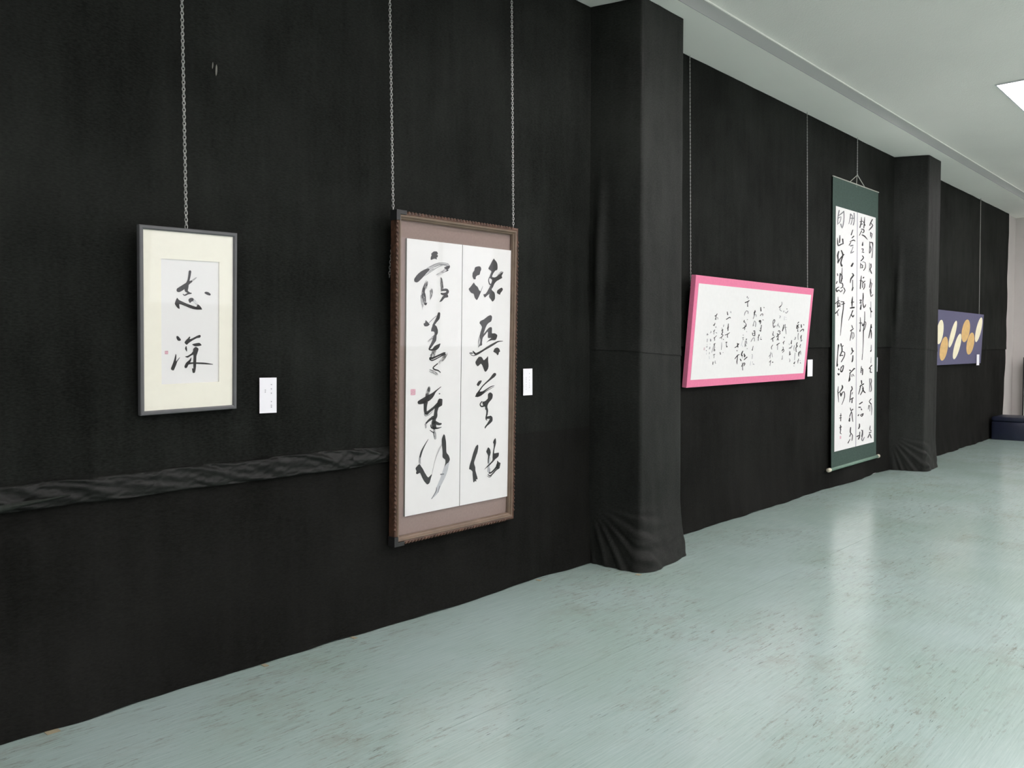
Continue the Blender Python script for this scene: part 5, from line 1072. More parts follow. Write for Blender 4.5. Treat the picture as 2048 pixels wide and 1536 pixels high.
S1 9752,5144,9772,5141 9711,5131,9794,5120 9660,5041,9747,5029 9609,4951,9699,4938 9558,4861,9652,4848 9507,4771,9604,4757 9533,4746,9556,4743
S1 9757,5136,9771,5142 9762,5113,9821,5140 9880,5056,9954,5080 9966,4983,10064,4991 9976,4838,10084,4836 9961,4666,10076,4661 10003,4641,10031,4639
S1 9557,4676,9540,4682 9605,4681,9535,4705 9647,4709,9579,4732 9688,4737,9623,4759 9729,4765,9667,4786 9771,4793,9712,4813 9766,4812,9752,4817
#
S0 9550,4181,9580,4183 9517,4151,9641,4161 9579,4030,9701,4043 9677,3923,9769,3961 9867,3892,9871,3951 10046,3896,10028,3956 10097,3920,10093,3935
S0 9678,4249,9663,4256 9728,4250,9664,4279 9867,4308,9800,4354 9889,4326,10016,4353 9938,4170,10090,4173 9978,3944,10136,3945 10044,3911,10082,3911
S0 9690,4113,9685,4123 9736,4102,9714,4141 9794,4106,9771,4147 9851,4110,9827,4152 9909,4114,9884,4158 9967,4119,9941,4164 10001,4140,9995,4151
#
S1 9471,3417,9449,3422 9523,3427,9431,3449 9652,3564,9561,3587 9778,3676,9693,3704 9903,3741,9845,3781 9952,3752,10033,3776 10001,3641,10101,3644 10040,3475,10140,3476 10083,3454,10107,3455
#
S0 9932,3094,9949,3092 9902,3082,9973,3075 9878,3001,9960,2993 9854,2920,9947,2912 9830,2840,9934,2830 9806,2759,9921,2748 9844,2732,9872,2729
S0 9729,2762,9744,2779 9778,2719,9840,2790 9800,2716,9859,2783 9821,2712,9878,2777 9843,2709,9897,2771 9864,2706,9916,2765 9945,2715,9957,2729
#
S1 9828,2399,9838,2407 9845,2377,9888,2409 9859,2371,9904,2405 9872,2366,9919,2401 9886,2361,9935,2397 9900,2355,9950,2393 9958,2357,9970,2366
S1 9967,2335,9985,2333 9939,2322,10011,2317 9934,2249,10006,2244 9929,2177,10001,2172 9925,2105,9997,2100 9920,2032,9992,2027 9946,2016,9964,2014
#
S2 9761,1828,9775,1827 9738,1818,9795,1813 9726,1737,9790,1732 9713,1656,9785,1650 9701,1575,9780,1568 9689,1494,9775,1487 9719,1474,9740,1472
S1 10047,1768,10062,1775 10057,1740,10122,1772 10069,1736,10131,1767 10081,1732,10141,1761 10093,1728,10150,1756 10105,1723,10160,1751 10156,1721,10169,1727
S1 10125,1613,10131,1620 10145,1595,10171,1624 10205,1579,10234,1611 10266,1562,10297,1598 10326,1546,10360,1584 10387,1530,10423,1571 10443,1535,10452,1545
#
S0 8109,7073,8133,7071 8068,7054,8165,7049 8060,7028,8161,7023 8052,7002,8157,6997 8044,6976,8153,6970 8036,6950,8150,6944 8074,6924,8101,6923
S1 8353,6996,8372,6994 8314,6983,8394,6974 8298,6951,8378,6942 8282,6919,8362,6910 8266,6887,8346,6878 8250,6856,8330,6847 8272,6836,8291,6833
S0 7803,6518,7782,6536 7906,6508,7819,6582 8153,6576,8074,6641 8368,6637,8287,6694 8480,6677,8377,6730 8552,6708,8433,6761 8557,6752,8529,6765
S0 8324,6690,8351,6688 8271,6671,8383,6660 8236,6591,8347,6582 8214,6497,8329,6497 8234,6375,8362,6382 8266,6246,8412,6254 8331,6218,8366,6220
#
S1 8223,5929,8239,5924 8177,5924,8244,5902 8039,5842,8126,5816 7924,5750,8032,5731 7893,5641,7994,5635 7891,5533,7972,5529 7920,5515,7939,5514
S1 8165,5913,8170,5924 8198,5891,8222,5935 8345,5869,8384,5916 8441,5844,8537,5873 8467,5781,8575,5784 8473,5693,8572,5691 8511,5672,8534,5671
#
S0 8005,5180,8028,5177 7958,5166,8052,5152 7890,5085,8025,5069 7872,4997,8019,5027 8032,4962,8048,5029 8173,4968,8167,5022 8223,4989,8221,5002
S1 8423,5212,8432,5226 8466,5181,8503,5239 8478,5180,8514,5237 8490,5179,8525,5234 8502,5178,8536,5231 8514,5178,8547,5228 8576,5189,8584,5201
S0 8196,4927,8215,4933 8191,4901,8271,4925 8283,4830,8385,4853 8328,4772,8459,4767 8266,4712,8389,4675 8145,4644,8255,4595 7997,4579,8092,4528 7830,4515,7914,4466 7817,4480,7837,4468
S0 8086,4703,8093,4715 8127,4677,8153,4728 8195,4667,8221,4719 8264,4658,8290,4709 8332,4649,8358,4700 8401,4639,8427,4691 8462,4652,8468,4664
S0 8201,4603,8229,4601 8152,4583,8266,4573 8139,4536,8253,4526 8126,4489,8240,4479 8113,4442,8227,4431 8100,4395,8214,4384 8137,4367,8164,4364
S1 8496,4248,8501,4259 8531,4225,8553,4269 8545,4223,8567,4267 8558,4221,8581,4265 8572,4219,8595,4263 8586,4217,8609,4261 8638,4228,8644,4238
#
S1 7949,3978,7963,3989 7972,3948,8029,3992 7988,3943,8046,3987 8005,3938,8062,3982 8021,3933,8079,3977 8038,3927,8095,3972 8104,3930,8118,3941
S1 7897,3727,7887,3737 7953,3718,7909,3761 8007,3728,7961,3773 8062,3738,8013,3784 8116,3748,8065,3796 8170,3758,8118,3808 8196,3786,8184,3798
S1 8053,3723,8081,3723 8015,3698,8129,3699 8021,3667,8135,3667 8027,3636,8141,3636 8033,3604,8147,3605 8040,3573,8154,3573 8088,3549,8115,3549
S2 8013,3545,8029,3544 7984,3535,8049,3527 7949,3430,8014,3423 7915,3325,7979,3318 7880,3221,7945,3213 7845,3116,7910,3109 7865,3100,7881,3098
S2 8032,3123,8046,3126 8027,3105,8082,3119 8053,3084,8109,3098 8079,3063,8135,3077 8105,3042,8161,3056 8132,3021,8187,3035 8169,3014,8182,3017
S0 8705,3680,8738,3668 8611,3671,8748,3622 8593,3658,8726,3610 8575,3645,8705,3598 8557,3631,8683,3586 8539,3618,8662,3574 8547,3577,8577,3566
S1 8500,3515,8527,3514 8456,3493,8571,3488 8456,3377,8572,3372 8457,3261,8573,3256 8458,3146,8573,3140 8458,3030,8574,3025 8502,3003,8530,3002
S1 8617,3552,8640,3554 8592,3529,8688,3537 8624,3466,8725,3474 8657,3402,8762,3411 8690,3339,8799,3348 8724,3275,8836,3284 8780,3255,8807,3257
S1 8536,3256,8558,3259 8518,3231,8610,3244 8551,3189,8647,3203 8584,3146,8684,3161 8618,3104,8722,3119 8651,3061,8759,3077 8712,3044,8737,3047
S1 8851,2883,8861,2895 8884,2854,8926,2902 8898,2850,8940,2899 8912,2847,8954,2896 8926,2844,8969,2893 8940,2841,8983,2889 9006,2848,9016,2860
#
S0 6787,2931,6771,2942 6853,2926,6787,2972 7052,2981,6972,3032 7242,3048,7129,3096 7371,3141,7227,3182 7474,3239,7312,3279 7444,3287,7405,3297
S0 7153,3330,7187,3332 7114,3296,7255,3305 7149,3218,7294,3227 7184,3140,7333,3149 7219,3062,7372,3072 7254,2984,7411,2993 7329,2953,7367,2956
S0 7169,2764,7197,2768 7147,2730,7265,2749 7163,2715,7277,2733 7179,2700,7289,2717 7195,2684,7301,2701 7210,2669,7313,2685 7270,2652,7295,2656
#
S0 8238,2702,8271,2694 8161,2687,8299,2654 8035,2571,8211,2533 7947,2450,8160,2432 7997,2341,8195,2363 8087,2256,8264,2287 8193,2228,8236,2236
S0 7953,2372,7975,2387 7981,2327,8071,2387 8042,2307,8128,2364 8104,2287,8185,2341 8166,2267,8243,2317 8228,2247,8301,2294 8305,2247,8323,2258
S0 7859,2050,7892,2058 7845,2006,7984,2039 7883,1974,8025,2007 7920,1941,8066,1975 7958,1909,8108,1944 7996,1876,8149,1912 8097,1855,8133,1863
S1 8176,2156,8192,2166 8194,2124,8260,2165 8209,2119,8274,2160 8223,2113,8288,2154 8237,2108,8303,2149 8252,2102,8317,2143 8319,2102,8335,2111
S0 8441,2474,8485,2480 8408,2423,8590,2451 8444,2387,8626,2407 8470,2353,8651,2351 8480,2298,8632,2284 8483,2231,8598,2219 8521,2203,8549,2200
S0 8712,2343,8749,2335 8626,2326,8781,2290 8603,2294,8750,2259 8579,2262,8718,2229 8556,2229,8687,2198 8532,2197,8656,2168 8558,2161,8587,2154
S0 8559,1944,8533,1957 8646,1944,8536,1998 8761,1995,8647,2050 8876,2046,8759,2102 8991,2096,8871,2154 9107,2147,8983,2207 9110,2193,9081,2207
#
S0 6978,2036,6959,2043 7032,2041,6950,2070 7268,2192,7152,2234 7474,2314,7353,2371 7600,2358,7538,2415 7722,2383,7695,2421 7746,2401,7740,2410
S0 7395,2388,7422,2387 7353,2366,7466,2361 7354,2244,7474,2238 7350,2117,7479,2108 7319,1969,7470,1957 7303,1824,7464,1818 7354,1717,7480,1722 7425,1629,7503,1634 7464,1613,7483,1615
#
S0 8242,1403,8217,1410 8304,1412,8200,1442 8490,1579,8379,1612 8642,1691,8551,1742 8669,1680,8767,1723 8700,1634,8850,1623 8649,1568,8773,1533 8551,1479,8653,1446 8565,1446,8590,1439
S0 8313,1739,8333,1739 8287,1721,8369,1721 8323,1573,8413,1573 8359,1424,8458,1424 8396,1275,8502,1275 8432,1126,8547,1126 8482,1101,8510,1101
#
S0 5042,5761,5065,5764 5016,5737,5112,5746 5035,5679,5147,5690 5055,5622,5182,5635 5075,5565,5217,5579 5095,5508,5253,5523 5172,5479,5209,5482
S1 5604,5805,5621,5807 5581,5787,5656,5792 5590,5759,5668,5764 5599,5730,5680,5736 5608,5701,5692,5707 5617,5673,5704,5679 5657,5656,5678,5658
#
S0 4992,5129,4973,5141 5065,5127,4987,5175 5344,5227,5263,5280 5561,5295,5509,5358 5585,5290,5668,5331 5625,5255,5716,5273 5678,5242,5700,5246
#
S0 5415,4850,5436,4849 5381,4832,5468,4829 5353,4681,5478,4677 5337,4535,5488,4532 5354,4407,5497,4407 5383,4286,5508,4287 5434,4259,5464,4259
S0 5269,4449,5254,4457 5321,4450,5258,4482 5376,4475,5311,4508 5432,4500,5365,4534 5488,4525,5418,4560 5544,4550,5472,4586 5548,4578,5531,4587
#
S0 5014,3924,5004,3935 5071,3914,5029,3960 5295,3953,5246,4002 5506,3999,5443,4046 5659,4061,5592,4098 5786,4127,5732,4155 5790,4149,5777,4155
S0 5498,4092,5519,4089 5456,4079,5542,4066 5406,3995,5505,3982 5372,3909,5484,3904 5392,3828,5509,3835 5429,3753,5551,3764 5490,3730,5519,3733
#
S0 5218,3351,5212,3363 5271,3337,5246,3385 5322,3339,5295,3390 5373,3342,5344,3396 5424,3345,5394,3402 5475,3348,5443,3408 5518,3375,5510,3389
S0 5374,3433,5398,3432 5335,3413,5435,3408 5339,3314,5421,3311 5351,3211,5425,3213 5381,3084,5493,3092 5435,2978,5558,3015 5597,2993,5488,3031 5627,3053,5545,3072 5611,3077,5591,3082
#
S1 4693,4743,4712,4742 4659,4728,4738,4722 4650,4691,4729,4684 4642,4653,4721,4646 4633,4615,4713,4609 4625,4577,4704,4571 4651,4558,4670,4556
S1 4409,4494,4425,4498 4402,4471,4470,4490 4411,4464,4479,4482 4420,4457,4488,4475 4429,4449,4497,4467 4438,4442,4506,4460 4483,4433,4499,4438
S0 4580,4420,4608,4414 4517,4404,4634,4380 4471,4339,4583,4320 4451,4265,4560,4276 4531,4213,4629,4248 4577,4183,4713,4180 4526,4110,4649,4082 4437,4014,4551,3985 4457,3979,4484,3972
S0 4460,4223,4444,4231 4513,4224,4448,4257 4561,4248,4498,4279 4610,4271,4549,4302 4658,4295,4599,4325 4707,4319,4650,4347 4710,4341,4696,4348
S0 4423,3964,4423,3976 4470,3944,4468,3994 4637,3939,4651,3991 4694,3943,4808,3939 4601,3869,4691,3835 4441,3777,4513,3739 4334,3740,4381,3700 4226,3715,4261,3679 4207,3695,4216,3686
S0 4520,3806,4539,3806 4493,3788,4572,3789 4502,3747,4578,3747 4511,3706,4585,3706 4520,3664,4591,3665 4529,3623,4597,3623 4558,3608,4574,3608
S0 4777,3629,4796,3639 4790,3593,4870,3637 4802,3588,4881,3631 4815,3584,4892,3625 4828,3579,4903,3619 4840,3574,4913,3614 4908,3571,4925,3581
#
S1 4616,3376,4627,3376 4600,3366,4645,3366 4614,3213,4680,3213 4626,3065,4706,3062 4631,2927,4708,2924 4633,2793,4701,2789 4659,2776,4675,2775
#
S0 4481,2629,4502,2631 4460,2606,4547,2615 4481,2563,4578,2573 4501,2521,4610,2532 4522,2479,4641,2491 4543,2436,4673,2449 4611,2411,4642,2415
S1 4934,2599,4945,2607 4947,2577,4992,2606 4957,2573,5002,2602 4967,2569,5012,2599 4977,2565,5022,2595 4987,2561,5032,2591 5034,2561,5045,2568
#
S0 3155,5350,3143,5361 3212,5345,3161,5387 3357,5381,3293,5428 3488,5426,3395,5466 3540,5488,3437,5507 3555,5546,3469,5557 3531,5569,3510,5572
S0 3339,5416,3373,5417 3291,5383,3434,5387 3319,5310,3436,5313 3340,5238,3439,5237 3339,5165,3440,5162 3331,5091,3441,5087 3372,5065,3398,5064
S1 3256,5102,3241,5105 3291,5109,3232,5124 3330,5146,3269,5162 3370,5184,3305,5200 3409,5221,3342,5239 3448,5259,3379,5277 3437,5281,3420,5285
S1 3532,5274,3539,5281 3550,5256,3576,5286 3616,5239,3655,5269 3655,5223,3727,5236 3660,5183,3728,5180 3652,5127,3707,5123 3670,5114,3683,5113
#
S0 3051,4639,3039,4648 3103,4636,3050,4672 3216,4671,3150,4711 3318,4716,3224,4747 3351,4776,3251,4788 3356,4833,3268,4839 3326,4854,3305,4856
S0 3194,4755,3220,4755 3157,4729,3266,4731 3166,4700,3268,4702 3176,4671,3269,4672 3185,4641,3270,4642 3195,4612,3271,4613 3227,4595,3245,4595
S0 3507,4582,3533,4580 3457,4563,3567,4551 3457,4547,3558,4537 3456,4532,3549,4522 3455,4517,3540,4508 3455,4501,3531,4493 3478,4481,3497,4479
#
S0 3205,4175,3185,4182 3260,4182,3176,4211 3299,4213,3215,4241 3339,4243,3255,4271 3378,4273,3294,4301 3418,4303,3333,4332 3409,4332,3389,4339
S1 3293,4245,3312,4244 3264,4229,3341,4226 3261,4170,3341,4166 3258,4110,3341,4107 3256,4051,3341,4047 3253,3991,3341,3988 3286,3970,3307,3970
S1 3529,4129,3535,4136 3548,4111,3572,4141 3594,4099,3620,4131 3640,4087,3668,4122 3686,4075,3716,4112 3732,4063,3765,4103 3782,4070,3790,4079
#
S0 3315,3677,3301,3685 3367,3675,3310,3710 3483,3718,3422,3754 3595,3767,3529,3799 3686,3830,3630,3853 3769,3897,3732,3911 3766,3910,3758,3913
S0 3438,3742,3460,3743 3409,3723,3497,3723 3417,3670,3507,3671 3425,3618,3518,3619 3433,3566,3529,3567 3441,3514,3540,3514 3482,3492,3506,3492
#
S0 3398,3198,3382,3208 3456,3196,3392,3236 3506,3214,3441,3254 3555,3233,3490,3273 3604,3252,3539,3292 3653,3270,3588,3311 3663,3299,3647,3308
S0 3526,3293,3545,3292 3494,3279,3572,3272 3481,3234,3572,3227 3467,3190,3572,3181 3453,3146,3572,3136 3439,3102,3572,3091 3485,3068,3517,3066
S1 3419,3082,3435,3079 3388,3072,3453,3061 3334,2952,3399,2942 3282,2833,3347,2823 3238,2713,3299,2705 3198,2594,3253,2586 3215,2579,3228,2577
S0 3480,3040,3487,3048 3502,3019,3530,3054 3534,3012,3561,3045 3566,3005,3592,3037 3598,2998,3623,3029 3630,2991,3654,3021 3667,2996,3673,3003
S0 3550,2994,3569,2993 3518,2980,3596,2973 3506,2913,3587,2906 3495,2846,3578,2838 3483,2778,3569,2771 3471,2711,3559,2703 3502,2689,3523,2687
S0 3483,2827,3486,2837 3517,2806,3531,2848 3600,2793,3628,2837 3634,2788,3725,2805 3626,2762,3714,2748 3599,2715,3672,2699 3615,2693,3633,2689
#
S0 3453,2397,3444,2406 3498,2391,3459,2426 3561,2404,3521,2441 3624,2418,3582,2456 3686,2432,3643,2471 3749,2446,3705,2486 3767,2469,3756,2479
S1 3613,2455,3632,2454 3585,2438,3663,2435 3590,2371,3667,2368 3594,2303,3672,2300 3599,2236,3677,2233 3603,2168,3681,2165 3634,2150,3653,2149
#
S0 3530,1896,3559,1894 3485,1871,3607,1865 3491,1818,3605,1812 3497,1765,3602,1760 3503,1713,3600,1708 3509,1660,3598,1655 3543,1638,3565,1637
S1 3495,1730,3477,1736 3545,1735,3469,1762 3562,1750,3492,1776 3580,1766,3514,1790 3598,1781,3536,1804 3615,1797,3558,1818 3609,1816,3596,1821
S1 3852,1968,3868,1968 3828,1954,3895,1952 3831,1872,3910,1870 3846,1798,3932,1806 3903,1756,3965,1788 3965,1734,4011,1776 4023,1737,4034,1747
#
S1 2781,4235,2796,4237 2768,4217,2829,4226 2793,4172,2868,4180 2801,4140,2886,4128 2767,4116,2831,4087 2710,4088,2763,4059 2705,4066,2718,4059
S1 2830,3650,2851,3650 2801,3631,2888,3631 2809,3586,2896,3587 2817,3542,2904,3542 2824,3498,2911,3498 2832,3453,2919,3453 2869,3434,2890,3434
S1 2896,3616,2912,3616 2876,3600,2941,3603 2887,3563,2952,3566 2898,3526,2963,3529 2909,3489,2974,3492 2920,3452,2985,3454 2949,3438,2965,3439
S2 2769,3246,2771,3252 2790,3233,2799,3259 2820,3229,2829,3255 2851,3225,2859,3252 2881,3221,2889,3248 2911,3218,2920,3244 2939,3225,2941,3231
S1 2853,3034,2879,3032 2812,3011,2921,3006 2811,2947,2922,2940 2805,2900,2910,2879 2791,2889,2850,2850 2757,2878,2791,2843 2739,2859,2747,2850
S1 2869,2635,2882,2634 2848,2624,2903,2621 2844,2591,2904,2587 2840,2558,2905,2553 2835,2524,2907,2520 2831,2491,2908,2486 2860,2472,2878,2471
S2 2857,2337,2870,2338 2842,2324,2896,2327 2865,2271,2921,2275 2888,2219,2946,2222 2910,2166,2972,2170 2933,2114,2997,2118 2964,2100,2980,2101
#
S1 2358,4058,2376,4056 2323,4046,2397,4036 2307,4009,2383,3999 2290,3972,2369,3961 2273,3936,2355,3924 2257,3899,2341,3887 2281,3876,2301,3873
S1 2190,3982,2195,3991 2215,3963,2235,3999 2275,3952,2295,3988 2335,3942,2356,3978 2396,3931,2416,3967 2456,3921,2476,3956 2497,3929,2501,3937
S1 2365,3646,2383,3646 2337,3630,2412,3628 2340,3571,2415,3569 2343,3512,2418,3510 2346,3453,2421,3451 2349,3394,2424,3392 2378,3376,2397,3376
S2 2404,3258,2417,3258 2386,3246,2440,3246 2392,3209,2446,3209 2399,3172,2452,3172 2405,3135,2459,3135 2412,3098,2465,3098 2434,3086,2447,3086
S1 2298,2996,2287,3009 2359,2984,2316,3036 2400,2993,2359,3042 2442,3001,2403,3048 2483,3010,2447,3054 2525,3018,2490,3060 2547,3040,2539,3050
S1 2316,2791,2336,2796 2308,2763,2391,2785 2327,2749,2406,2769 2347,2735,2421,2754 2366,2720,2435,2738 2386,2706,2450,2723 2428,2697,2444,2701
S2 2434,2606,2444,2606 2417,2597,2461,2595 2415,2560,2461,2558 2413,2524,2462,2521 2411,2487,2462,2484 2409,2450,2463,2447 2429,2436,2442,2436
#seal
R4 1953,2775 2156,2981
''',
}
def cat_poly(P, n=3):
    out = []
    m = len(P)
    for i in range(m):
        a, b, c, d = P[i - 1], P[i], P[(i + 1) % m], P[(i + 2) % m]
        for j in range(n):
            t = j / n
            q = 0.5 * ((b * 2) + (c - a) * t + (a * 2 - b * 5 + c * 4 - d) * t * t + (b * 3 - c * 3 + d - a) * t ** 3)
            out.append(b.lerp(c, t) * 0.35 + q * 0.65)
    return out


def ink_parts(key, parent, y, rough=0.0008, strokes=False):
    """Build every written character as its own thin mesh just in front of the sheet at local depth y."""
    lift = {'0': 0.0009, '1': 0.0006, '2': 0.0003, '3': 0.0004, '4': 0.0004}
    chars = []
    for ln in INK[key].strip().split('\n'):
        if ln[0] == '#':
            chars.append((ln[1:], []))
        else:
            chars[-1][1].append(ln)
    for kind, lines in chars:
        meshes = {}
        for num, ln in enumerate(lines):
            op, lev = ln[0], ln[1]
            mk = (lev, op == 'D', num if strokes else 0)
            bm = meshes.setdefault(mk, bmesh.new())
            rows = [[int(v) * 1e-4 for v in p.split(',')] for p in ln[3:].split()]
            yl = y - lift[lev]
            V = lambda q: bm.verts.new((q[0], yl, q[1]))
            if op == 'R':
                (x0, z0), (x1, z1) = rows
                e = 0.06 * (x1 - x0)
                ring = []
                for k in range(28):
                    a = 2 * math.pi * k / 28
                    cx, cz = math.copysign(abs(math.cos(a)) ** 0.25, math.cos(a)), math.copysign(abs(math.sin(a)) ** 0.25, math.sin(a))
                    ring.append(V(((x0 + x1) / 2 + cx * (x1 - x0) / 2 + e * nz(k * 0.9, 3), (z0 + z1) / 2 + cz * (z1 - z0) / 2)))
                bm.faces.new(ring)
            elif op == 'P':
                P = [Vector(p) for p in rows]
                Q = cat_poly(P)
                bm.faces.new([V((q.x + rough * nz(q.x * 400, q.y * 400), q.y + rough * nz(q.x * 400, q.y * 400, 5))) for q in Q])
            elif op == 'S':
                vs = []
                for k, (ax, az, bx, bz) in enumerate(rows):
                    j = 1 + rough * 60 * nz(ax * 90, az * 90)
                    cx, cz = (ax + bx) / 2, (az + bz) / 2
                    vs.append((V((cx + (ax - cx) * j, cz + (az - cz) * j)), V((cx + (bx - cx) * j, cz + (bz - cz) * j))))
                for p, q in zip(vs[:-1], vs[1:]):
                    bm.faces.new((p[0], p[1], q[1], q[0]))
            else:                                              # dry brush: separate bristle tracks with gaps
                nb = 9
                m = len(rows) - 1
                rnd = random.Random(int(rows[0][0] * 1e4))
                for bst in range(nb):
                    t0 = bst / nb + rnd.uniform(-0.02, 0.02)
                    t1 = t0 + (1 / nb) * rnd.uniform(0.35, 1.0)
                    i0 = rnd.uniform(0, 0.22) * m
                    i1 = m * rnd.uniform(0.72, 1.0)
                    gap = rnd.uniform(i0, i1)
                    gl = rnd.uniform(0.0, 0.25) * m
                    prev = None
                    steps = m * 3
                    for k in range(steps + 1):
                        f = k / 3
                        if f < i0 or f > i1 or gap < f < gap + gl:
                            prev = None
                            continue
                        i = min(int(f), m - 1)
                        g = f - i
                        r0, r1 = rows[i], rows[i + 1]
                        q = [r0[n] * (1 - g) + r1[n] * g for n in range(4)]
                        taper = min(1, (f - i0) / 0.8 + 0.15, (i1 - f) / 0.8 + 0.15)
                        tm, th = (t0 + t1) / 2, (t1 - t0) / 2 * taper
                        L = lambda s: V((q[0] + (q[2] - q[0]) * s, q[1] + (q[3] - q[1]) * s))
                        cur = (L(tm - th), L(tm + th))
                        if prev:
                            bm.faces.new((prev[0], prev[1], cur[1], cur[0]))
                        prev = cur
        first = None
        for mk in sorted(meshes, key=lambda q: (q[1], q[0], q[2])):
            lev, dry = mk[0], mk[1]
            bm = meshes[mk]
            bmesh.ops.recalc_face_normals(bm, faces=bm.faces)
            bmesh.ops.reverse_faces(bm, faces=[f for f in bm.faces if f.normal.y > 0])
            if kind == 'seal':
                o = obj('red_seal', bm, INKS[lev], parent)
                o['label'] = 'small pale red seal stamp'
            elif first is None:
                first = obj('brush_character', bm, INKS[lev], parent)
            else:
                o = obj('dry_brush_stroke' if dry else ('brush_stroke' if lev == '0' else 'thin_ink'), bm, INKS[lev], first)
                if dry:
                    o['kind'] = 'stuff'


def rail(parent, name, pts, material, prof):
    """One mitred frame member: pts = inner-facing rectangle helper giving (outer a, outer b, inner b, inner a)."""
    bm = bmesh.new()
    (ax, az), (bx, bz), (dx, dz) = pts          # start and end of the outer edge, inward direction per unit
    ring0, ring1 = [], []
    ux, uz = (bx - ax), (bz - az)
    l = math.hypot(ux, uz)
    ux, uz = ux / l, uz / l
    for (w, y) in prof:
        ring0.append(bm.verts.new((ax + dx * w + ux * w, y, az + dz * w + uz * w)))
        ring1.append(bm.verts.new((bx + dx * w - ux * w, y, bz + dz * w - uz * w)))
    n = len(prof)
    for k in range(n):
        bm.faces.new((ring0[k], ring0[(k + 1) % n], ring1[(k + 1) % n], ring1[k]))
    bm.faces.new(ring0[::-1])
    bm.faces.new(ring1)
    bmesh.ops.recalc_face_normals(bm, faces=bm.faces)
    return obj(name, bm, material, parent)


def four_rails(parent, name, x0, x1, z0, z1, material, prof):
    out = []
    for pts in (((x0, z1), (x1, z1), (0, -1)), ((x1, z1), (x1, z0), (-1, 0)), ((x1, z0), (x0, z0), (0, 1)), ((x0, z0), (x0, z1), (1, 0))):
        out.append(rail(parent, name, pts, material, prof))
    return out


# ------------------------------------------------------------------ small frame with two characters
GREY_FRAME = mat('grey frame lacquer', srgb(100, 101, 102), 0.45, metal=0.1, noise_scale=8, noise_amt=0.08)
CREAM = mat('cream mat board', srgb(250, 248, 233), 0.9, noise_scale=60, noise_amt=0.015)
BACK = mat('backing board', srgb(90, 78, 62), 0.9)
t = thing('framed_calligraphy', 'small grey framed calligraphy of two black characters on cream mat', 'picture',
          plane_matrix(1.4403, -0.035, 1.1255, 0.0654, 0.0168))
W, H = 0.4062, 0.7311
four_rails(t, 'frame_rail', 0, W, 0, H, GREY_FRAME, [(0, 0.003), (0.003, 0), (0.011, 0), (0.0165, 0.004), (0.0165, 0.022), (0, 0.022)])
bm = bmesh.new()
for q in ((0.0165, W - 0.0165, 0.608, H - 0.0165), (0.0165, W - 0.0165, 0.0165, 0.1172), (0.0165, 0.087, 0.1172, 0.608), (0.3295, W - 0.0165, 0.1172, 0.608)):
    box(bm, q[0], q[1], 0.008, 0.0112, q[2], q[3])
obj('mat_board', bm, CREAM, t)
pp = obj('paper', boxm(0.087, 0.3295, 0.012, 0.013, 0.1172, 0.608), mat('off white paper', srgb(244, 244, 242), 0.9), t)
obj('backing', boxm(0.0165, W - 0.0165, 0.0135, 0.019, 0.0165, H - 0.0165), BACK, t)
obj('glass_pane', boxm(0.0165, W - 0.0165, 0.0045, 0.0065, 0.0165, H - 0.0165), GLASS, t)
ink_parts('calm', t, 0.012, 0.0003, True)

# ------------------------------------------------------------------ large frame with two panels
WOOD = mat('dark carved wood', srgb(88, 62, 48), 0.5, noise_scale=40, noise_amt=0.5)
MOULD = mat('brown moulding', srgb(118, 100, 84), 0.4, noise_scale=14, noise_amt=0.15)
TAUPE = mat('taupe mat cloth', srgb(148, 128, 121), 0.9, noise_scale=90, noise_amt=0.06)
DARKCAP = mat('dark corner', srgb(40, 40, 40), 0.5)
BOARD_EDGE = mat('grey board edge', srgb(120, 122, 108), 0.8)
t = thing('framed_calligraphy', 'large brown carved frame holding two white panels of eight bold characters', 'picture',
          plane_matrix(2.6768, -0.06, 0.4054, 0.0286, 0.0058))
W, H = 0.8839, 1.6487
outer = four_rails(t, 'carved_rail', 0, W, 0, H, WOOD, [(0, 0.018), (0.002, 0.006), (0.012, 0.002), (0.016, 0.004), (0.016, 0.045), (0, 0.045)])
four_rails(t, 'moulding_rail', 0.016, W - 0.016, 0.016, H - 0.016, MOULD,
           [(0, 0.004), (0.004, 0.0), (0.010, 0.001), (0.016, 0.010), (0.020, 0.012), (0.024, 0.020), (0.024, 0.034), (0, 0.034)])
for side, (x0, z0, x1, z1, ox, oz) in enumerate(((0, H, W, H, 0, -1), (W, H, W, 0, -1, 0), (W, 0, 0, 0, 0, 1), (0, 0, 0, H, 1, 0))):
    bm = bmesh.new()
    L = math.hypot(x1 - x0, z1 - z0)
    n = int(L / 0.022)
    for k in range(3, n - 2):
        f = (k + 0.5) / n
        cx, cz = x0 + (x1 - x0) * f + ox * 0.005, z0 + (z1 - z0) * f + oz * 0.005
        a = math.atan2(z1 - z0, x1 - x0) + 0.5
        mtx = Matrix.Translation((cx, 0.006, cz)) @ Matrix.Rotation(-a, 4, 'Y') @ Matrix.Diagonal((0.0125, 0.008, 0.0065, 1))
        bmesh.ops.create_icosphere(bm, subdivisions=1, radius=1.0, matrix=mtx)
    obj('carved_beading', bm, WOOD, outer[side], True)['kind'] = 'stuff'
for (cx, cz) in ((0, H), (0, 0)):
    s = -1 if cz else 1
    bm = bmesh.new()
    box(bm, -0.004, 0.020, -0.003, 0.046, min(cz - s * 0.004, cz + s * 0.045), max(cz - s * 0.004, cz + s * 0.045))
    box(bm, 0.020, 0.060, -0.003, 0.046, min(cz - s * 0.004, cz + s * 0.016), max(cz - s * 0.004, cz + s * 0.016))
    obj('corner_cap', bm, DARKCAP, t)
obj('mat_board', boxm(0.03, W - 0.03, 0.032, 0.038, 0.03, H - 0.03), TAUPE, t)
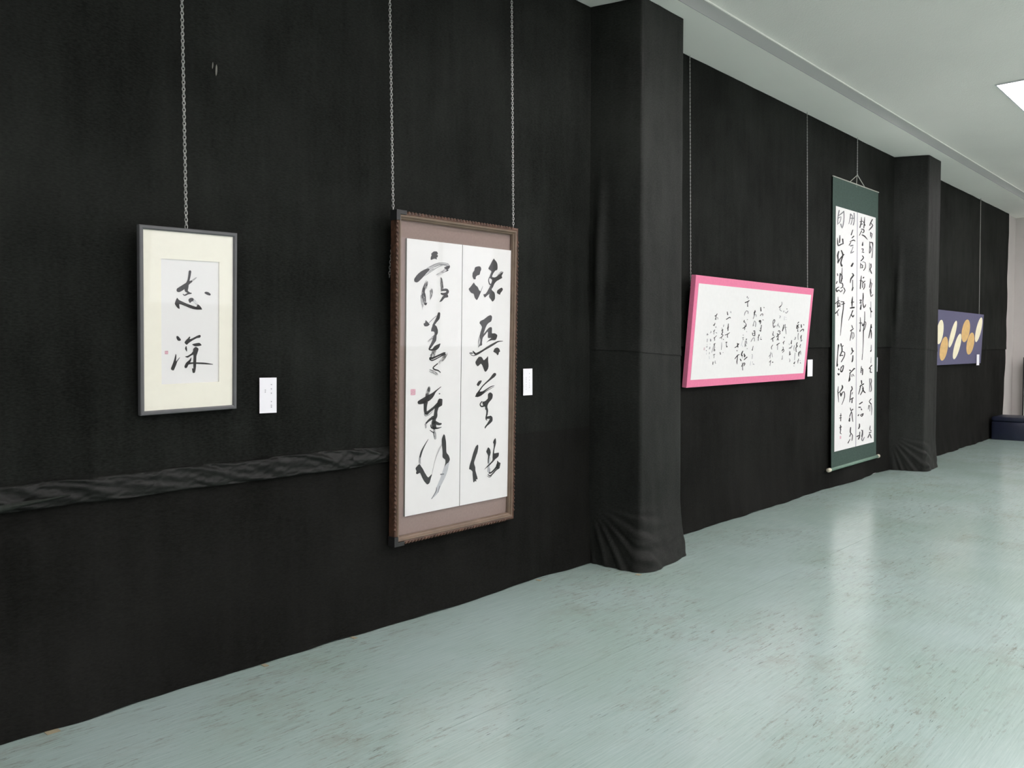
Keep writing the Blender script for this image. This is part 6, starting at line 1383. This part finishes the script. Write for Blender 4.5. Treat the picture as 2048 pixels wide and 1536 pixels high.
for x0, x1 in ((0.0826, 0.4632), (0.4672, 0.8432)):
    p = obj('paper_panel', boxm(x0, x1, 0.022, 0.0225, 0.1335, 1.5230), PAPER, t)
    obj('panel_board', boxm(x0, x1, 0.0225, 0.032, 0.1335, 1.5230), BOARD_EDGE, p)
obj('glass_pane', boxm(0.04, W - 0.04, 0.014, 0.017, 0.04, H - 0.04), GLASS, t)
ink_parts('big', t, 0.022, 0.0012, True)

# ------------------------------------------------------------------ pink board
PINK = mat('pink board cloth', srgb(*(236,128,164)), 0.75, noise_scale=50, noise_amt=0.04)
t = thing('calligraphy_board', 'wide pink board with white sheet of small vertical handwriting', 'picture',
          plane_matrix(5.4602, -0.05, 1.0954, 0.0924, 0.0041))
obj('board', bevbox(0.003, 2, 0, 2.0865, 0, 0.040, 0, 0.828), PINK, t)
obj('paper', boxm(0.0455, 2.036, -0.0018, 0.0004, 0.0570, 0.7692), PAPER, t)
ink_parts('pink', t, -0.0018, 0.0006, True)

# ------------------------------------------------------------------ hanging scroll
GREEN = mat('green brocade', srgb(*(54,75,67)), 0.8, noise_scale=26, noise_amt=0.14, stretch=(1, 1, 2.5))
ROD = mat('green roller cloth', srgb(112, 140, 124), 0.6, noise_scale=20, noise_amt=0.1)
IVORY = mat('ivory knob', srgb(205, 200, 180), 0.45)
PURPLE_LINE = mat('violet divider strip', srgb(88, 84, 112), 0.8)
CORD = mat('pale cord', srgb(176, 178, 168), 0.8)
t = thing('hanging_scroll', 'tall green hanging scroll with four columns of brush characters', 'scroll',
          plane_matrix(8.2474, -0.03, 0.2032, -0.0047, 0.008))
obj('mounting_cloth', grid(6, 60, lambda u, v: (1.2488 * u, 0.003 * math.sin(v * 9) * 0.4 + 0.001, 2.8532 * v)), GREEN, t, True)
for (x0, x1) in ((0.070, 0.6315), (0.6425, 1.1670)):
    obj('paper_sheet', boxm(x0, x1, -0.0022, -0.0012, 0.158, 2.576), PAPER, t)
obj('divider_strip', boxm(0.6315, 0.6425, -0.0024, -0.0012, 0.158, 2.576), PURPLE_LINE, t)
bm = bmesh.new()
tube(bm, [(-0.006, 0.0, 2.857), (1.255, 0.0, 2.857)], 0.006, 8)
obj('top_stave', bm, CORD, t, True)
bm = bmesh.new()
tube(bm, [(-0.02, 0.004, -0.012), (1.29, 0.004, -0.012)], 0.017, 16)
rl = obj('roller', bm, ROD, t, True)
for (x0, x1) in ((-0.075, -0.02), (1.29, 1.335)):
    bm = bmesh.new()
    tube(bm, [(x0, 0.004, -0.012), (x0 + 0.006, 0.004, -0.012), (x1 - 0.004, 0.004, -0.012), (x1, 0.004, -0.012)], [0.014, 0.0205, 0.0205, 0.017], 16)
    obj('roller_knob', bm, IVORY, rl, True)
bm = bmesh.new()
tube(bm, [(0.441, 0.0, 2.862), (0.634, 0.0, 2.955), (0.835, 0.0, 2.862)], 0.0045, 6)
tube(bm, [(0.634, 0.004, 2.955), (0.622, 0.004, 2.83)], 0.0035, 6)
obj('hanging_cord', bm, CORD, t, True)
ink_parts('scroll', t, -0.0022, 0.0006, True)

# ------------------------------------------------------------------ blue board with discs
SLATE = mat('slate blue board', srgb(94, 92, 120), 0.8, noise_scale=30, noise_amt=0.05)
DISC = {'c': mat('cream disc paper', srgb(246, 238, 206), 0.8, noise_scale=14, noise_amt=0.05),
        't': mat('tan disc paper', srgb(222, 184, 122), 0.8, noise_scale=20, noise_amt=0.10)}
t = thing('disc_board', 'blue grey board pasted with cream and tan oval discs, partly behind the far pillar', 'picture',
          plane_matrix(11.5724, -0.04, 1.1713, 0.04, 0.0))
obj('board', bevbox(0.003, 2, -0.40, 2.1487, 0, 0.032, 0, 0.7059), SLATE, t)
for i, (cx, cz, rx, sh, rz, k) in enumerate(((0.072, 0.424, 0.140, 0.03, 0.155, 'c'), (0.280, 0.212, 0.166, 0.045, 0.155, 't'), (0.642, 0.405, 0.108, 0.12, 0.178, 'c'),
                                             (0.882, 0.242, 0.137, 0.11, 0.172, 'c'), (1.253, 0.457, 0.192, 0.05, 0.156, 't'),
                                             (1.527, 0.283, 0.184, 0.053, 0.154, 't'), (1.917, 0.483, 0.138, 0.10, 0.178, 'c'))):
    bm = bmesh.new()
    yb = -0.0015 - 0.0004 * (i % 3)
    top = [bm.verts.new((cx + rx * math.cos(a * math.pi / 20) + sh * math.sin(a * math.pi / 20), yb, cz + rz * math.sin(a * math.pi / 20))) for a in range(40)]
    bot = [bm.verts.new((v.co.x, 0.0005, v.co.z)) for v in top]
    bm.faces.new(top)
    for a in range(40):
        bm.faces.new((top[a], bot[a], bot[(a + 1) % 40], top[(a + 1) % 40]))
    bmesh.ops.recalc_face_normals(bm, faces=bm.faces)
    obj('disc', bm, DISC[k], t)

# ------------------------------------------------------------------ caption cards
CARD_INK = mat('grey print', srgb(150, 152, 156), 0.8)


def caption_card(label, x, z, w, h, marks, slant=0.0, y=-0.0135):
    m = Matrix.Translation((x, y, z)) @ Matrix.Rotation(-slant, 4, 'Y')
    t = thing('caption_card', label, 'card', m, 'white caption cards beside the pictures')
    obj('card', boxm(0, w, 0, 0.0012, 0, h), CARD, t)
    for (mx, mz, s) in marks:
        mx, mz = mx - x, mz - z
        bm = bmesh.new()
        r = random.Random(int(mx * 9e4 + mz * 1e5))
        for k in range(4):
            if r.random() < 0.5:
                zz = mz + s * r.uniform(-0.5, 0.5)
                box(bm, mx - s * 0.5, mx + s * 0.5, -0.0004, 0.0, zz - s * 0.06, zz + s * 0.06)
            else:
                xx = mx + s * r.uniform(-0.4, 0.4)
                box(bm, xx - s * 0.06, xx + s * 0.06, -0.0004, 0.0, mz - s * 0.5, mz + s * 0.5)
        obj('printed_character', bm, CARD_INK, t)


caption_card('white caption card right of the small grey frame', 1.9665, 1.1046, 0.0838, 0.1546,
             [(2.0244, z, 0.0062) for z in (1.2282, 1.2096, 1.191, 1.1537, 1.1395, 1.1305)] + [(1.994, z, 0.0055) for z in (1.2049, 1.1973)], -0.014)
caption_card('white caption card right of the large brown frame', 3.6900, 1.1111, 0.0815, 0.1566,
             [(3.7449, z, 0.0055) for z in (1.2384, 1.2189, 1.2001, 1.182, 1.1692, 1.1585)]
             + [(3.7156, z, 0.0045) for z in (1.2163, 1.2063, 1.1996, 1.1895, 1.1729, 1.1608, 1.1474)])
caption_card('white caption card at the lower right of the pink board', 7.6925, 1.1235, 0.1140, 0.1580, [])
caption_card('white caption card right of the tall green scroll', 9.4590, 1.1318, 0.0790, 0.1558, [])
caption_card('white caption card over the lower right corner of the blue disc board', 13.450, 1.1440, 0.140, 0.155, [], y=-0.0515)

# ------------------------------------------------------------------ hanging chains
def chain(name, label, top, bot, hw=0.0052, pitch=0.0135, wire=0.0019, tail=None):
    pts = [Vector(top), Vector(bot)] + ([Vector(tail)] if tail else [])
    bm = bmesh.new()
    o = Vector(top)
    k = 0
    for a, b in zip(pts[:-1], pts[1:]):
        d = b - a
        n = int(d.length / pitch)
        d.normalize()
        side = d.cross(Vector((0, 1, 0))).normalized()
        fr = d.cross(side)
        for i in range(n):
            c = a + d * (pitch * (i + 0.5)) - o
            w = (side * 0.82 + fr * 0.57) if k % 2 else (side * 0.82 - fr * 0.57)
            hl = pitch * 0.5 + wire * 1.6
            ring = []
            for q in range(10):
                an = 2 * math.pi * q / 10
                ring.append(c + d * (math.sin(an) * hl) + w * (math.cos(an) * hw))
            tube(bm, ring, wire, 4, closed=True)
            k += 1
    ob = obj(name, bm, STEEL, None, True)
    ob.location = o
    return tag(ob, label, 'chain', 'thin chains the pictures hang from')


chain('hanging_chain', 'steel chain holding up the small grey frame', (1.6348, -0.0118 - 0.02, 3.535), (1.6237, -0.062, 1.853))
chain('hanging_chain', 'steel chain at the left side of the large brown frame, end dangling', (2.6906, -0.0288, 3.535), (2.6918, -0.05, 1.9781),
      tail=(2.6800, -0.03, 1.7338))
chain('hanging_chain', 'steel chain at the right top of the large brown frame', (3.5772, -0.0283, 3.535), (3.530, -0.082, 2.052))
chain('hanging_chain', 'thin chain at the left end of the pink board, next to near pillar', (5.5362, -0.015, 3.535), (5.574, -0.015, 1.65), hw=0.0032, wire=0.0013)
chain('hanging_chain', 'thin chain at the right end of the pink board', (7.5687, -0.0326, 3.535), (7.4886, -0.09, 1.915), hw=0.0032, wire=0.0013)
chain('hanging_chain', 'short thin chain above the tall green scroll', (8.8242, -0.0246, 3.535), (8.8226, -0.028, 3.155), hw=0.0036, wire=0.0018)
chain('hanging_chain', 'thin chain above the right end of the blue disc board', (13.561, -0.0345, 3.535), (13.5294, -0.052, 1.874), hw=0.0034, wire=0.0016)

# ------------------------------------------------------------------ things at the far end
NAVY = mat('navy vinyl', srgb(26, 32, 52), 0.45, noise_scale=12, noise_amt=0.15, bump=0.15, bump_scale=30)
t = thing('padded_bench', 'low navy blue padded block on floor at far corner', 'bench', Matrix.Translation((14.43, -0.49, 0)))
obj('base', bevbox(0.012, 2, 0.004, 0.62, 0.004, 0.455, 0.0, 0.275), NAVY, t, True)
obj('seat_pad', bevbox(0.022, 3, 0.0, 0.624, 0.0, 0.459, 0.278, 0.345), NAVY, t, True)
BLACK = mat('black edge strip', srgb(28, 28, 30), 0.5)
PANELW = mat('pale panel', srgb(205, 204, 200), 0.7)
t = thing('display_panel', 'pale upright panel with black edge behind navy block at far right', 'panel', Matrix.Translation((15.88, -0.155, 0)))
obj('edge_strip', boxm(0.0, 0.045, -0.018, 0.0, 0.0, 1.24), BLACK, t)
obj('panel_face', boxm(0.006, 0.038, -0.90, -0.018, 0.0, 1.22), PANELW, t)
obj('top_strip', boxm(0.0, 0.045, -0.90, -0.018, 1.22, 1.24), BLACK, t)
